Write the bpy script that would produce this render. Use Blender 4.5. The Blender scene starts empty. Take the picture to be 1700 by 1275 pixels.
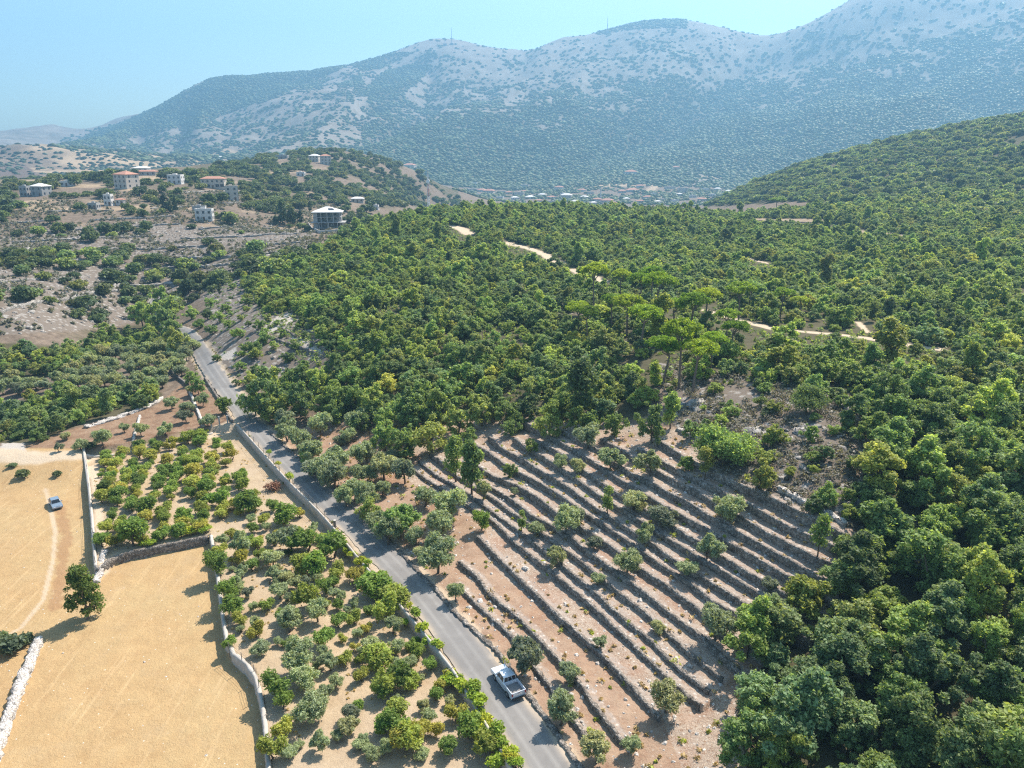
import bpy, math, random
import numpy as np
from mathutils import Vector, Matrix

# ------------------------------------------------------------------ camera, sky, sun, exposure
S = bpy.context.scene
COL = S.collection
CAMZ = 58.0
FPX = 1220.0                     # focal length in pixels of the 1700 px wide photograph
PITCH = math.radians(17.6)
cam_d = bpy.data.cameras.new('camera')
cam = bpy.data.objects.new('camera', cam_d); COL.objects.link(cam)
cam.location = (0, 0, CAMZ)
cam.rotation_euler = (math.pi/2 - PITCH, 0, 0)
cam_d.sensor_width = 36.0
cam_d.lens = 36.0*FPX/1700.0
cam_d.clip_start = 0.5; cam_d.clip_end = 60000
S.camera = cam

SUN_EL = math.radians(52); SUN_AZ = math.radians(42)      # azimuth clockwise from +Y
W = bpy.data.worlds.new('World'); S.world = W; W.use_nodes = True
wn = W.node_tree; bg = wn.nodes['Background']
sky = wn.nodes.new('ShaderNodeTexSky'); sky.sky_type = 'NISHITA'; sky.sun_disc = False
sky.sun_elevation = SUN_EL; sky.sun_rotation = SUN_AZ
sky.altitude = 900; sky.air_density = 1.0; sky.dust_density = 2.5; sky.ozone_density = 1.0
tint = wn.nodes.new('ShaderNodeMix'); tint.data_type = 'RGBA'; tint.blend_type = 'MULTIPLY'; tint.inputs[0].default_value = 1.0
tint.inputs[7].default_value = (.92, 1.03, .96, 1)
wn.links.new(sky.outputs[0], tint.inputs[6]); wn.links.new(tint.outputs[2], bg.inputs[0]); bg.inputs[1].default_value = 0.115
sl = bpy.data.lights.new('sun', 'SUN'); so = bpy.data.objects.new('sun', sl); COL.objects.link(so)
sl.energy = 5.0; sl.angle = math.radians(0.5); sl.color = (1.0, 0.89, 0.77)
sdir = Vector((math.sin(SUN_AZ)*math.cos(SUN_EL), math.cos(SUN_AZ)*math.cos(SUN_EL), math.sin(SUN_EL)))
so.rotation_euler = sdir.to_track_quat('Z', 'Y').to_euler(); so.location = sdir*200
S.view_settings.view_transform = 'Standard'; S.view_settings.look = 'None'
S.view_settings.exposure = 1.0; S.view_settings.gamma = 1.0
S.render.engine = 'CYCLES'
cy = S.cycles
cy.max_bounces = 6; cy.diffuse_bounces = 4; cy.glossy_bounces = 2; cy.transmission_bounces = 4
cy.volume_bounces = 0; cy.transparent_max_bounces = 4; cy.caustics_reflective = False; cy.caustics_refractive = False
cy.use_denoising = False; cy.filter_width = 1.2; cy.use_adaptive_sampling = False
cy.sample_clamp_indirect = 4.0

rng = np.random.default_rng(7); random.seed(7)

# ------------------------------------------------------------------ pixel <-> world helpers
cp, sp = math.cos(PITCH), math.sin(PITCH)
def ray(px, py):
    px = np.asarray(px, float); py = np.asarray(py, float)
    a = (px-850.0)/FPX; b = -(py-637.5)/FPX
    x = a; y = cp + b*sp; z = -sp + b*cp
    h = np.hypot(x, y)
    return np.arctan2(x, y), z/h                 # azimuth, tan(elevation)
def project(x, y, z):
    x = np.asarray(x, float); y = np.asarray(y, float); dz = np.asarray(z, float)-CAMZ
    d = y*cp - dz*sp; u = y*sp + dz*cp
    d = np.where(d < 1e-3, 1e-3, d)
    return 850+FPX*x/d, 637.5-FPX*u/d, d
def px2m(px, p): return px*(p[1]*cp-(p[2]-CAMZ)*sp)/FPX

def lattice(ix, iy, seed):
    h = (ix.astype(np.int64)*374761393 + iy.astype(np.int64)*668265263 + seed*1442695041) & 0xffffffff
    h = ((h ^ (h >> 13))*1274126177) & 0xffffffff
    return ((h ^ (h >> 16)) & 0xffff)/65535.0
def vnoise(x, y, seed=0):
    ix = np.floor(x); iy = np.floor(y); fx = x-ix; fy = y-iy
    fx = fx*fx*(3-2*fx); fy = fy*fy*(3-2*fy)
    a = lattice(ix, iy, seed); b = lattice(ix+1, iy, seed); c = lattice(ix, iy+1, seed); d = lattice(ix+1, iy+1, seed)
    return (a*(1-fx)+b*fx)*(1-fy)+(c*(1-fx)+d*fx)*fy
def fbm(x, y, seed=0, oct=4):
    s = 0; a = .5; t = 0
    for i in range(oct):
        s = s+a*vnoise(x*2**i+17.3*i, y*2**i-9.1*i, seed+i); t += a; a *= .5
    return s/t-.5
def smooth(a, b, x):
    t = np.clip((x-a)/(b-a), 0, 1); return t*t*(3-2*t)
def inpoly(x, y, poly):
    x = np.asarray(x, float); y = np.asarray(y, float)
    r = np.zeros(x.shape, bool); n = len(poly)
    for i in range(n):
        x0, y0 = poly[i]; x1, y1 = poly[(i+1) % n]
        if y0 == y1: continue
        c = ((y0 > y) != (y1 > y)) & (x < (x1-x0)*(y-y0)/(y1-y0)+x0)
        r ^= c
    return r
def polydist(x, y, line, closed=False):
    d = np.full(np.shape(x), 1e9); n = len(line)
    for i in range(n if closed else n-1):
        ax, ay = line[i][:2]; bx, by = line[(i+1) % n][:2]
        vx, vy = bx-ax, by-ay; L = vx*vx+vy*vy+1e-12
        t = np.clip(((x-ax)*vx+(y-ay)*vy)/L, 0, 1)
        d = np.minimum(d, np.hypot(x-ax-t*vx, y-ay-t*vy))
    return d
def sdist(x, y, poly):
    d = polydist(x, y, poly, True); return np.where(inpoly(x, y, poly), d, -d)

# ------------------------------------------------------------------ base terrain: controls in azimuth / distance
CTRL = []
def cz(px, py, z):
    a, e = ray(px, py); r = (z-CAMZ)/e; CTRL.append((float(a), float(r), z))
def cr(px, py, r, drop=0):
    a, e = ray(px, py); CTRL.append((float(a), r, CAMZ+r*float(e)-drop))
def ch(px, r, z):
    a, e = ray(px, 330); CTRL.append((float(a), r, z))
# foreground left and road
for p in [(912,1275,0),(740,1035,0),(595,878,0),(478,768,.3),(401,682,.6),(335,586,.6),(296,548,-.5),(246,510,-3.5),
          (0,1275,-.5),(250,1275,-.2),(0,1050,-.5),(250,1000,-.3),(0,850,-.8),(140,760,-.5),(300,800,-.2),(500,1000,0),(650,1250,0),
          (60,700,-2.5),(0,740,-1.5),(100,640,-4),(0,640,-6),(200,560,-7),(250,640,-1),(180,690,-1),
          # terraces, rising away from the road
          (690,770,1.5),(640,800,.8),(600,740,1.2),(540,690,1.2),(500,650,2),(780,735,4),(812,726,4.6),(870,702,6.8),(960,725,9.2),(1100,735,12),(1126,712,13),
          (1197,792,12),(1290,811,13),(1410,891,12),(1412,950,9.4),(1396,981,8.4),(1284,1028,5.4),(1228,1065,4),(1161,1169,1.9),
          (1037,1230,.9),(974,1221,.5),(880,1150,.2),(950,893,4),(950,811,7),(1150,952,5.6),(1150,839,9.6),(860,850,3.2),(820,921,1.4),(760,931,.6),
          (750,690,4.5),(850,680,7.5),(1000,690,10),(1200,690,15),(1100,640,14),(1350,700,17),(1400,780,15.5),
          (1650,700,16),(1550,800,14),(1500,950,9),(1350,1100,5),(1600,1100,9),(1200,1230,2),(1600,1270,6),(1400,1270,4),(1000,1275,.4),(1690,950,12)]:
    cz(*p)
for a in (-1.1, -.8, -.4, 0, .4): CTRL += [(a, 12, -.3), (a, 35, -.3)]
for a in (.8, 1.1): CTRL += [(a, 12, 1), (a, 35, 4), (a, 90, 10), (a, 200, 18), (a, 500, 48), (a, 1000, 130)]
for a in (-.8, -1.1): CTRL += [(a, 90, -1), (a, 200, -6), (a, 500, 10), (a, 1000, 40), (a, 2500, 60), (a, 5200, 120)]
# valley and the village hill
for p in [(150,490,330),(0,520,290),(300,450,370),(150,430,400),(0,450,380),(450,400,400),(300,380,450),(500,390,430),(150,350,520),(350,330,560),(50,330,590),
          (210,312,620),(350,308,650),(460,312,700),(600,350,600),(640,325,800),(400,272,900),(470,258,1000),(560,252,1050),(640,277,1050),
          (700,298,1100),(780,327,1200),(250,284,800),(150,293,850),(0,302,800),(545,379,440)]: cr(*p)
for px in (0, 150): ch(px, 1200, 20)
for px in (300, 450, 600): ch(px, 1400, 18)
ch(720, 1500, -25)
# brown hills beyond, left
for p in [(0,262,1700),(80,238,2000),(0,245,2000),(150,264,1800),(250,246,2200),(340,252,2200)]: cr(*p)
for px in (0, 80): ch(px, 2800, 50)
for p in [(-100,225,4700),(0,217,4700),(60,210,4700),(140,215,4700)]: cr(*p)
for px in (-100, 0, 60, 140): ch(px, 5250, 80)
# central wooded hill
for p in [(720,354,445),(650,368,420),(900,349,500),(1100,352,520),(600,395,370),(700,450,280),(560,465,270),(500,445,320),(470,475,290),(420,540,225),(700,560,188),(850,560,182),(1000,560,178),(1150,570,168),(900,450,290),(1100,450,290),(1000,400,380),(400,480,300)]: cr(*p)
for p in [(1400,560,17),(1600,600,16.5),(1700,560,17.5),(1500,480,17.5),(1700,480,19),(1300,480,14.5),(1650,420,20),(1850,400,23),(450,600,5.2),(560,600,8.5),(640,640,6.5),(520,650,4)]: cz(*p)
for px in (720, 850, 1000, 1150): ch(px, 720, -3); ch(px, 1050, -26)
ch(620, 520, 6)
# wooded ridge, right
for p in [(1250,308,900),(1350,270,950),(1450,243,980),(1550,218,1000),(1700,190,1020),(1950,150,1040),(1700,330,550),(1500,330,560),(1400,400,380),
          (1250,362,520),(1850,250,700),(1550,280,740)]: cr(*p)
for px in (1250, 1450, 1700, 1950): ch(px, 1500, -20 if px < 1500 else 60)
# valley floor with the far village and the mountain
for p in [(800,322,1750),(950,320,1750),(1050,320,1750),(1200,320,1750),(900,300,2100),(1050,288,2050),(1150,298,2050),(1300,285,2150)]: cr(*p)
for px in (850, 1050): ch(px, 1400, -34)
for p in [(750,300,2000),(560,240,2300),(400,252,2400),(200,256,2500),(700,230,2500),(800,220,2700),(1000,220,2700),(1200,220,2700),(1400,200,2700),(1600,180,2700),(1800,170,2700),
          (450,190,3100),(650,160,3300),(850,140,3500),(1050,130,3500),(1250,130,3500),(1400,100,3400),(1600,80,3400)]: cr(*p)
CREST = [(110,238),(200,206),(280,171),(350,131),(430,124),(500,112),(560,105),(650,88),(710,74),(750,73),(800,83),(850,82),(880,80),(930,62),(1000,54),(1060,45),(1130,43),(1200,50),(1245,54),(1310,51),(1350,32),(1400,13),(1450,0),(1550,-8),(1700,-20),(1950,-10)]
for i, p in enumerate(CREST):
    rr = 4300 + 250*math.sin(i*.9)
    cr(p[0], p[1], rr); ch(p[0], rr+900, 250)
C = np.array(CTRL)
def _uv(a, r): return np.stack([a*2.2, np.log(r)], -1)
_cu = _uv(C[:, 0], C[:, 1]); _cv = C[:, 2]/(C[:, 1]+60)
def _phi(d2): return np.where(d2 > 1e-14, .5*d2*np.log(np.maximum(d2, 1e-14)), 0)
_n = len(C); _A = np.zeros((_n+3, _n+3))
_d2 = ((_cu[:, None]-_cu[None])**2).sum(-1)
_A[:_n, :_n] = _phi(_d2)+np.eye(_n)*2e-3
_A[:_n, _n] = 1; _A[:_n, _n+1:] = _cu; _A[_n, :_n] = 1; _A[_n+1:, :_n] = _cu.T
_w = np.linalg.solve(_A, np.concatenate([_cv, np.zeros(3)]))
def zb(x, y):
    x = np.asarray(x, float); y = np.asarray(y, float)
    sh = x.shape; x = x.ravel(); y = y.ravel()
    r = np.maximum(np.hypot(x, y), 8); a = np.clip(np.arctan2(x, y), -1.12, 1.12)
    out = np.empty(len(r))
    for i in range(0, len(r), 20000):
        q = _uv(a[i:i+20000], r[i:i+20000])
        d2 = ((q[:, None]-_cu[None])**2).sum(-1)
        out[i:i+20000] = _phi(d2) @ _w[:_n] + _w[_n] + q @ _w[_n+1:]
    return (out*(r+60)).reshape(sh)
def relief(x, y):
    r = np.hypot(x, y); a = np.arctan2(x, y)
    z = fbm(x/9, y/9, 3, 3)*.5*smooth(150, 260, r)
    z = z + fbm(x/45, y/45, 5, 4)*np.clip((r-120)/300, 0, 1)*5
    mt = smooth(1900, 3000, r)*smooth(5250, 4600, r)
    rot = .55; u = a*3000*math.cos(rot)-r*math.sin(rot)*.45; v = a*3000*math.sin(rot)+r*math.cos(rot)
    g = np.abs(fbm(u/420+.6*fbm(x/700, y/700, 11, 2), v/2200, 21, 4))*2
    z = z + mt*(g-.35)*190*smooth(4350, 3600, r) + mt*fbm(x/160, y/160, 31, 4)*(12+30*smooth(4300, 3700, r))
    z = z + smooth(1300, 1700, r)*smooth(2900, 2500, r)*smooth(-.25, -.4, a)*(np.abs(fbm(x/200, y/200, 41, 4))*60-12)
    return z

# ------------------------------------------------------------------ polar grid for the ground sheet
def geo(a, b, q): return np.exp(np.arange(math.log(a), math.log(b), q))
RR = np.concatenate([geo(12, 40, .03), geo(40, 190, .0031), geo(190, 420, .0058), geo(420, 1200, .008), geo(1200, 4800, .009), geo(4800, 5300, .02)])
AA = np.concatenate([np.linspace(-1.1, -.68, 60, endpoint=False), np.linspace(-.68, .68, 560), np.linspace(.68, 1.1, 61)[1:]])
GA, GR = np.meshgrid(AA, RR)
GX = GR*np.sin(GA); GY = GR*np.cos(GA)
ZB = zb(GX, GY) + relief(GX, GY)
class Field:
    def __init__(s, Z): s.Z = Z
    def __call__(s, x, y):
        x = np.asarray(x, float); y = np.asarray(y, float)
        r = np.hypot(x, y); a = np.arctan2(x, y)
        i = np.clip(np.searchsorted(RR, r)-1, 0, len(RR)-2); j = np.clip(np.searchsorted(AA, a)-1, 0, len(AA)-2)
        f = np.clip((r-RR[i])/(RR[i+1]-RR[i]), 0, 1); g = np.clip((a-AA[j])/(AA[j+1]-AA[j]), 0, 1)
        Z = s.Z
        return (Z[i, j]*(1-g)+Z[i, j+1]*g)*(1-f)+(Z[i+1, j]*(1-g)+Z[i+1, j+1]*g)*f
    def cast(s, px, py, zoff=0.0, rmin=30):
        a, e = ray(px, py); a = float(a); e = float(e)
        j = int(np.clip(np.searchsorted(AA, a)-1, 0, len(AA)-2)); g = (a-AA[j])/(AA[j+1]-AA[j])
        col = s.Z[:, j]*(1-g)+s.Z[:, j+1]*g
        f = (col+zoff-CAMZ)/RR-e; f[RR < rmin] = -1
        k = np.argmax(f >= 0)
        if f[k] < 0: k = len(RR)-1
        t = 0 if k == 0 else f[k-1]/(f[k-1]-f[k]) if f[k] != f[k-1] else 0
        r = RR[max(k-1, 0)]*(1-t)+RR[k]*t
        return (r*math.sin(a), r*math.cos(a), CAMZ+r*e)
BASE = Field(ZB)
def castline(pts, zoff=0.0): return [BASE.cast(p[0], p[1], p[2] if len(p) > 2 else zoff)[:2] for p in pts]
def densify(line, step):
    out = [line[0]]
    for a, b in zip(line[:-1], line[1:]):
        L = math.hypot(b[0]-a[0], b[1]-a[1]); n = max(1, int(round(L/step)))
        for k in range(1, n+1): out.append((a[0]+(b[0]-a[0])*k/n, a[1]+(b[1]-a[1])*k/n))
    return out
def chaikin(line, n=2):
    for _ in range(n):
        o = [line[0]]
        for a, b in zip(line[:-1], line[1:]):
            o += [(a[0]*.75+b[0]*.25, a[1]*.75+b[1]*.25), (a[0]*.25+b[0]*.75, a[1]*.25+b[1]*.75)]
        o.append(line[-1]); line = o
    return line
ROAD = chaikin(castline([(935,1310),(912,1275),(850,1185),(740,1035),(686,970),(595,878),(552,841),(478,768),(431,717),(401,682),(354,621),(335,586),(318,560),(296,548),(268,538),(252,527),(246,510),(262,492)]))
ROADW = 2.35
FIELD_OFF, ORCH_OFF = -2.6, -1.3
P_FIELD = castline([(-150,1330),(-60,1100),(-80,745),(0,752),(140,752),(150,830),(158,938),(200,916),(345,886),(352,892),(358,930),(370,1020),(378,1075),(420,1108),(435,1160),(442,1220),(447,1275),(450,1330)], -.9)
P_ORCH = castline([(140,751),(205,744),(330,716),(393,703,.4),(425,738,.4),(470,790,.4),(520,838,.4),(560,882,.4),(600,932,.4),(650,987,.4),(715,1063,.4),(760,1122,.4),(800,1190,.4),(852,1278,.4),(880,1330,.4),(450,1330),(447,1275),(442,1220),(435,1160),(420,1108),(378,1075),(370,1020),(358,930),(350,886),(200,916),(158,938),(150,830)], -.9)
# terrace walls: photo points along the top of each wall, from the road uphill
WALLS = {
 1:[(757,967),(812,1019),(847,1049),(882,1096),(911,1132),(948,1184),(974,1221)],
 2:[(762,931),(793,956),(812,984),(866,1028),(889,1052),(929,1096),(965,1134),(985,1166),(1009,1197),(1037,1230)],
 3:[(793,888),(824,921),(861,957),(918,1012),(960,1050),(997,1082),(1044,1131),(1072,1162),(1096,1188)],
 4:[(680,771),(706,792),(760,825),(819,862),(854,898),(892,928),(927,956),(950,974),(985,1004),(1028,1044),(1061,1075),(1096,1110),(1129,1138),(1161,1169)],
 5:[(696,764),(722,785),(774,815),(835,860),(861,879),(908,916),(934,935),(958,957),(981,974),(1014,1006),(1044,1032),(1082,1061),(1115,1096),(1150,1124),(1178,1145)],
 6:[(715,754),(760,789),(812,820),(831,834),(849,848),(894,879),(950,919),(978,940),(999,957),(1032,985),(1068,1011),(1103,1042),(1138,1075),(1174,1103),(1199,1124)],
 7:[(770,778),(798,799),(824,813),(854,832),(882,855),(929,880),(950,893),(978,916),(1021,947),(1068,981),(1115,1018),(1162,1051),(1199,1089),(1240,1120)],
 8:[(790,772),(819,790),(859,806),(894,827),(922,851),(950,862),(997,895),(1021,909),(1051,933),(1082,954),(1115,975),(1162,1011),(1195,1044),(1228,1065),(1270,1095)],
 9:[(781,733),(812,749),(835,768),(859,783),(882,794),(920,815),(950,836),(997,865),(1032,888),(1063,912),(1091,931),(1145,964),(1185,997),(1228,1021),(1290,1060)],
 10:[(812,726),(826,740),(854,754),(882,771),(906,787),(950,812),(985,839),(1021,862),(1054,884),(1082,900),(1119,928),(1157,952),(1209,983),(1256,1014),(1284,1028),(1340,1065)],
 11:[(854,728),(875,745),(899,756),(929,775),(955,792),(981,811),(1016,834),(1051,855),(1091,881),(1126,902),(1169,928),(1209,952),(1244,973),(1284,998),(1340,1035)],
 12:[(889,730),(906,738),(936,754),(967,778),(1010,808),(1056,836),(1096,860),(1138,886),(1166,902),(1199,924),(1244,951),(1279,972),(1326,996),(1370,1020)],
 13:[(871,702),(901,716),(929,733),(967,754),(997,773),(1025,792),(1072,820),(1103,839),(1129,853),(1176,879),(1209,899),(1244,919),(1279,940),(1326,966),(1350,980),(1400,1005)],
 14:[(930,712),(960,730),(998,747),(1025,770),(1049,785),(1082,801),(1115,820),(1152,839),(1185,860),(1214,877),(1256,899),(1309,929),(1349,953),(1396,979)],
 15:[(997,728),(1050,757),(1091,780),(1115,794),(1145,808),(1185,832),(1232,859),(1279,886),(1315,906),(1358,929),(1412,950)],
 16:[(1060,745),(1108,771),(1138,787),(1171,802),(1210,822),(1250,842),(1288,863),(1332,885),(1382,905),(1415,924)],
 17:[(1096,733),(1140,762),(1197,792),(1232,808),(1279,829),(1315,848),(1344,863),(1382,880),(1410,891)]}
WXY = {k: castline(v, .5) for k, v in WALLS.items()}
T_DIR = np.array(WXY[9][-1])-np.array(WXY[9][1]); T_DIR /= np.hypot(*T_DIR)
T_NRM = np.array([-T_DIR[1], T_DIR[0]])
if T_NRM[0] < 0: T_NRM = -T_NRM
def terrace_q(x, y):
    """pull points of the terraced slope toward the middle line of their terrace -> stepped ground"""
    s = x*T_DIR[0]+y*T_DIR[1]; t = x*T_NRM[0]+y*T_NRM[1]
    lo = np.full(x.shape, -1e9); hi = np.full(x.shape, 1e9)
    for k, L in WXY.items():
        L = np.array(L); ws = L @ T_DIR; wt = L @ T_NRM
        o = np.argsort(ws); ws = ws[o]; wt = wt[o]
        ti = np.interp(s, ws, wt); ok = (s >= ws[0]-.5) & (s <= ws[-1]+.5)
        lo = np.where(ok & (ti <= t) & (ti > lo), ti, lo); hi = np.where(ok & (ti > t) & (ti < hi), ti, hi)
    g = (lo > -1e8) & (hi < 1e8) & (hi-lo < 9)
    m1 = (lo < -1e8) & (hi < 1e8) & (hi-t < 2.2); m2 = (hi > 1e8) & (lo > -1e8) & (t-lo < 2.2)
    tq = np.where(g, t+((lo+hi)/2-t)*.9, t)
    tq = np.where(m1, np.maximum(hi-2.2+(t-hi+2.2)*.15, tq-9), tq); tq = np.where(m2, lo+2.2-(lo+2.2-t)*.15, tq)
    d = tq-t
    return x+d*T_NRM[0], y+d*T_NRM[1], g, d
near = GR < 240
nx, ny = GX[near], GY[near]
qx, qy, TG, TD = terrace_q(nx, ny)
zn = zb(qx, qy)+relief(nx, ny)
sf = sdist(nx, ny, P_FIELD); sor = sdist(nx, ny, P_ORCH)
RD = polydist(nx, ny, ROAD)
topd = polydist(nx, ny, castline([(-200,745),(0,752),(140,752)], -.9))
zn = zn + FIELD_OFF*smooth(-.3, .3, sf)*smooth(0, 16, topd)
zn = zn + ORCH_OFF*smooth(-.3, .3, sor)*(sf < 0)
zroad = zb(nx, ny)
zn = zn + fbm(nx/2.2, ny/2.2, 77, 3)*.16*smooth(2.6, 5, RD)
Z = ZB.copy(); Z[near] = zn
H = Field(Z)
def at(px, py, zoff=0.0): return H.cast(px, py, zoff)
def hz(x, y): return float(H(np.array([x]), np.array([y]))[0])
PX, PY, PD = project(GX, GY, Z)

# ------------------------------------------------------------------ materials
def mat(name):
    m = bpy.data.materials.new(name); m.use_nodes = True
    nt = m.node_tree; nt.nodes.clear()
    out = nt.nodes.new('ShaderNodeOutputMaterial')
    return m, nt, out
class NT:
    def __init__(s, nt): s.nt = nt
    def n(s, t, **kw):
        x = s.nt.nodes.new('ShaderNode'+t)
        for k, v in kw.items(): setattr(x, k, v)
        return x
    def l(s, a, b): s.nt.links.new(a, b)
    def pos(s, scale=1.0, sx=None):
        g = s.n('NewGeometry'); m = s.n('VectorMath', operation='MULTIPLY'); s.l(g.outputs['Position'], m.inputs[0])
        m.inputs[1].default_value = sx or (scale,)*3
        return m.outputs[0]
    def noise(s, scale, detail=4, rough=.6, vec=None, sx=None):
        t = s.n('TexNoise'); t.inputs['Scale'].default_value = 1; t.inputs['Detail'].default_value = detail; t.inputs['Roughness'].default_value = rough
        s.l(vec if vec is not None else s.pos(scale, sx), t.inputs['Vector']); return t.outputs['Fac']
    def voro(s, scale, feature='F1', out='Distance', vec=None):
        t = s.n('TexVoronoi', feature=feature); t.inputs['Scale'].default_value = 1
        s.l(vec if vec is not None else s.pos(scale), t.inputs['Vector']); return t.outputs[out]
    def ramp(s, f, stops):
        r = s.n('ValToRGB'); e = r.color_ramp.elements
        while len(e) < len(stops): e.new(.5)
        for el, (p, c) in zip(e, stops): el.position = p; el.color = (c[0], c[1], c[2], 1) if hasattr(c, '__len__') else (c, c, c, 1)
        s.l(f, r.inputs[0]); return r.outputs[0]
    def mix(s, f, a, b, mode='MIX'):
        m = s.n('Mix', data_type='RGBA', blend_type=mode)
        for v, i in ((f, 0), (a, 6), (b, 7)):
            if hasattr(v, 'is_linked') or hasattr(v, 'links'): s.l(v, m.inputs[i])
            elif i == 0: m.inputs[0].default_value = v
            else: m.inputs[i].default_value = (*v, 1)
        return m.outputs[2]
    def math(s, op, a, b=None):
        m = s.n('Math', operation=op)
        for v, i in ((a, 0), (b, 1)):
            if v is None: continue
            if hasattr(v, 'links'): s.l(v, m.inputs[i])
            else: m.inputs[i].default_value = v
        return m.outputs[0]
    def bsdf(s, out, col, rough=.9, spec=.2, bump=None, bd=.1, bs=.6, metal=0):
        b = s.n('BsdfPrincipled'); b.inputs['Specular IOR Level'].default_value = spec; b.inputs['Metallic'].default_value = metal
        if hasattr(rough, 'links'): s.l(rough, b.inputs['Roughness'])
        else: b.inputs['Roughness'].default_value = rough
        if hasattr(col, 'links'): s.l(col, b.inputs['Base Color'])
        else: b.inputs['Base Color'].default_value = (*col, 1)
        if bump is not None:
            bp = s.n('Bump'); bp.inputs['Distance'].default_value = bd; bp.inputs['Strength'].default_value = bs
            s.l(bump, bp.inputs['Height']); s.l(bp.outputs[0], b.inputs['Normal'])
        s.l(b.outputs[0], out.inputs[0]); return b

MATS = {}
def plain(name, col, rough=.7, spec=.3, var=.15, scale=3.0, metal=0, bd=.02):
    if name in MATS: return MATS[name]
    m, nt, out = mat(name); t = NT(nt)
    nz = t.noise(scale, 5, .65)
    c = t.mix(nz, tuple(x*(1-var) for x in col), tuple(min(1, x*(1+var)) for x in col))
    t.bsdf(out, c, rough, spec, nz if bd else None, bd, .4, metal); MATS[name] = m; return m
def leafmat(name, col, yellow, transl=.38, hv=.5, dead=0.0):
    """leaf colour varies from tree to tree and from leaf to leaf"""
    m, nt, out = mat(name); t = NT(nt)
    oi = t.n('ObjectInfo'); gi = t.n('NewGeometry')
    dull = (col[0]*.75, col[1]*.72, col[2]*.9); warm = (yellow[0]*1.15, yellow[1]*.98, yellow[2]*.95)
    c1 = t.ramp(oi.outputs['Random'], [(0, dull), (.3, col), (.75, yellow), (1, warm)])
    v = t.n('HueSaturation')
    f = t.math('MULTIPLY_ADD', gi.outputs['Random Per Island'], .9); f.node.inputs[2].default_value = .55
    r2 = t.math('FRACT', t.math('MULTIPLY', oi.outputs['Random'], 17.31))
    f2 = t.math('MULTIPLY_ADD', r2, hv); f2.node.inputs[2].default_value = 1-hv*.5
    t.l(t.math('MULTIPLY', f, f2), v.inputs['Value']); t.l(c1, v.inputs['Color'])
    col_o = v.outputs[0]
    d = t.n('BsdfPrincipled'); d.inputs['Roughness'].default_value = .55; d.inputs['Specular IOR Level'].default_value = .22
    t.l(col_o, d.inputs['Base Color'])
    tr = t.n('BsdfTranslucent'); t.l(t.mix(.75, col_o, (1.35, 1.25, .35), 'MULTIPLY'), tr.inputs['Color'])
    ms = t.n('MixShader'); ms.inputs[0].default_value = transl
    t.l(d.outputs[0], ms.inputs[1]); t.l(tr.outputs[0], ms.inputs[2]); t.l(ms.outputs[0], out.inputs[0])
    MATS[name] = m; return m
leafmat('leaf_oak', (.245, .355, .135), (.330, .425, .150), .56)
leafmat('leaf_far', (.205, .290, .130), (.270, .345, .140), .52, .5)
leafmat('leaf_bright', (.320, .425, .130), (.400, .475, .140), .54)
leafmat('leaf_blue', (.215, .315, .160), (.265, .360, .170), .5)
leafmat('leaf_valley', (.130, .180, .090), (.180, .225, .100), .42, .5)
leafmat('leaf_dense_pine', (.135, .205, .055), (.165, .230, .060), .4, .25)
leafmat('leaf_mountain', (.100, .142, .072), (.135, .172, .078), .3, .45)
leafmat('leaf_olive', (.320, .385, .235), (.370, .430, .245), .42, .3)
leafmat('leaf_fruit', (.220, .330, .075), (.370, .400, .095), .48, .4)
leafmat('leaf_vine', (.310, .440, .065), (.400, .470, .070), .5, .25)
leafmat('leaf_pine', (.200, .340, .040), (.290, .410, .050), .45, .25)
leafmat('leaf_dark', (.060, .095, .045), (.075, .115, .048), .2, .3)
leafmat('leaf_scrub', (.270, .255, .215), (.240, .255, .170), .3, .5)
leafmat('leaf_straw', (.55, .42, .20), (.45, .35, .16), .3, .3)
leafmat('leaf_dead', (.20, .10, .06), (.24, .13, .07), .2, .3)
plain('bark', (.13, .10, .075), .95, .1, .35, 6)
plain('bark_pine', (.20, .15, .12), .95, .1, .3, 6)
plain('concrete', (.44, .41, .37), .9, .2, .18, 1.3)
plain('metal_post', (.16, .15, .14), .6, .4, .2, 5)

def stone_material(name, c_dark, c_light, scale):
    m, nt, out = mat(name); t = NT(nt)
    v = t.voro(scale, 'F1', 'Color'); e = t.voro(scale, 'DISTANCE_TO_EDGE')
    sep = t.n('SeparateColor'); t.l(v, sep.inputs[0])
    c = t.mix(sep.outputs[0], c_dark, c_light)
    c = t.mix(t.ramp(t.noise(.8, 4, .6), [(.35, 0), (.7, .6)]), c, tuple(x*.6 for x in c_dark))
    gap = t.ramp(e, [(0, .25), (.09, 1)])
    c = t.mix(1.0, c, gap, 'MULTIPLY')
    t.bsdf(out, c, .95, .15, t.math('ADD', e, t.math('MULTIPLY', t.noise(9, 4), .3)), .2, .8); MATS[name] = m
stone_material('dry_stone', (.155, .135, .115), (.44, .395, .35), 3.2)
stone_material('white_stone', (.50, .46, .42), (.78, .74, .69), 3.0)
stone_material('boulder', (.26, .24, .22), (.48, .455, .42), 1.1)

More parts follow.
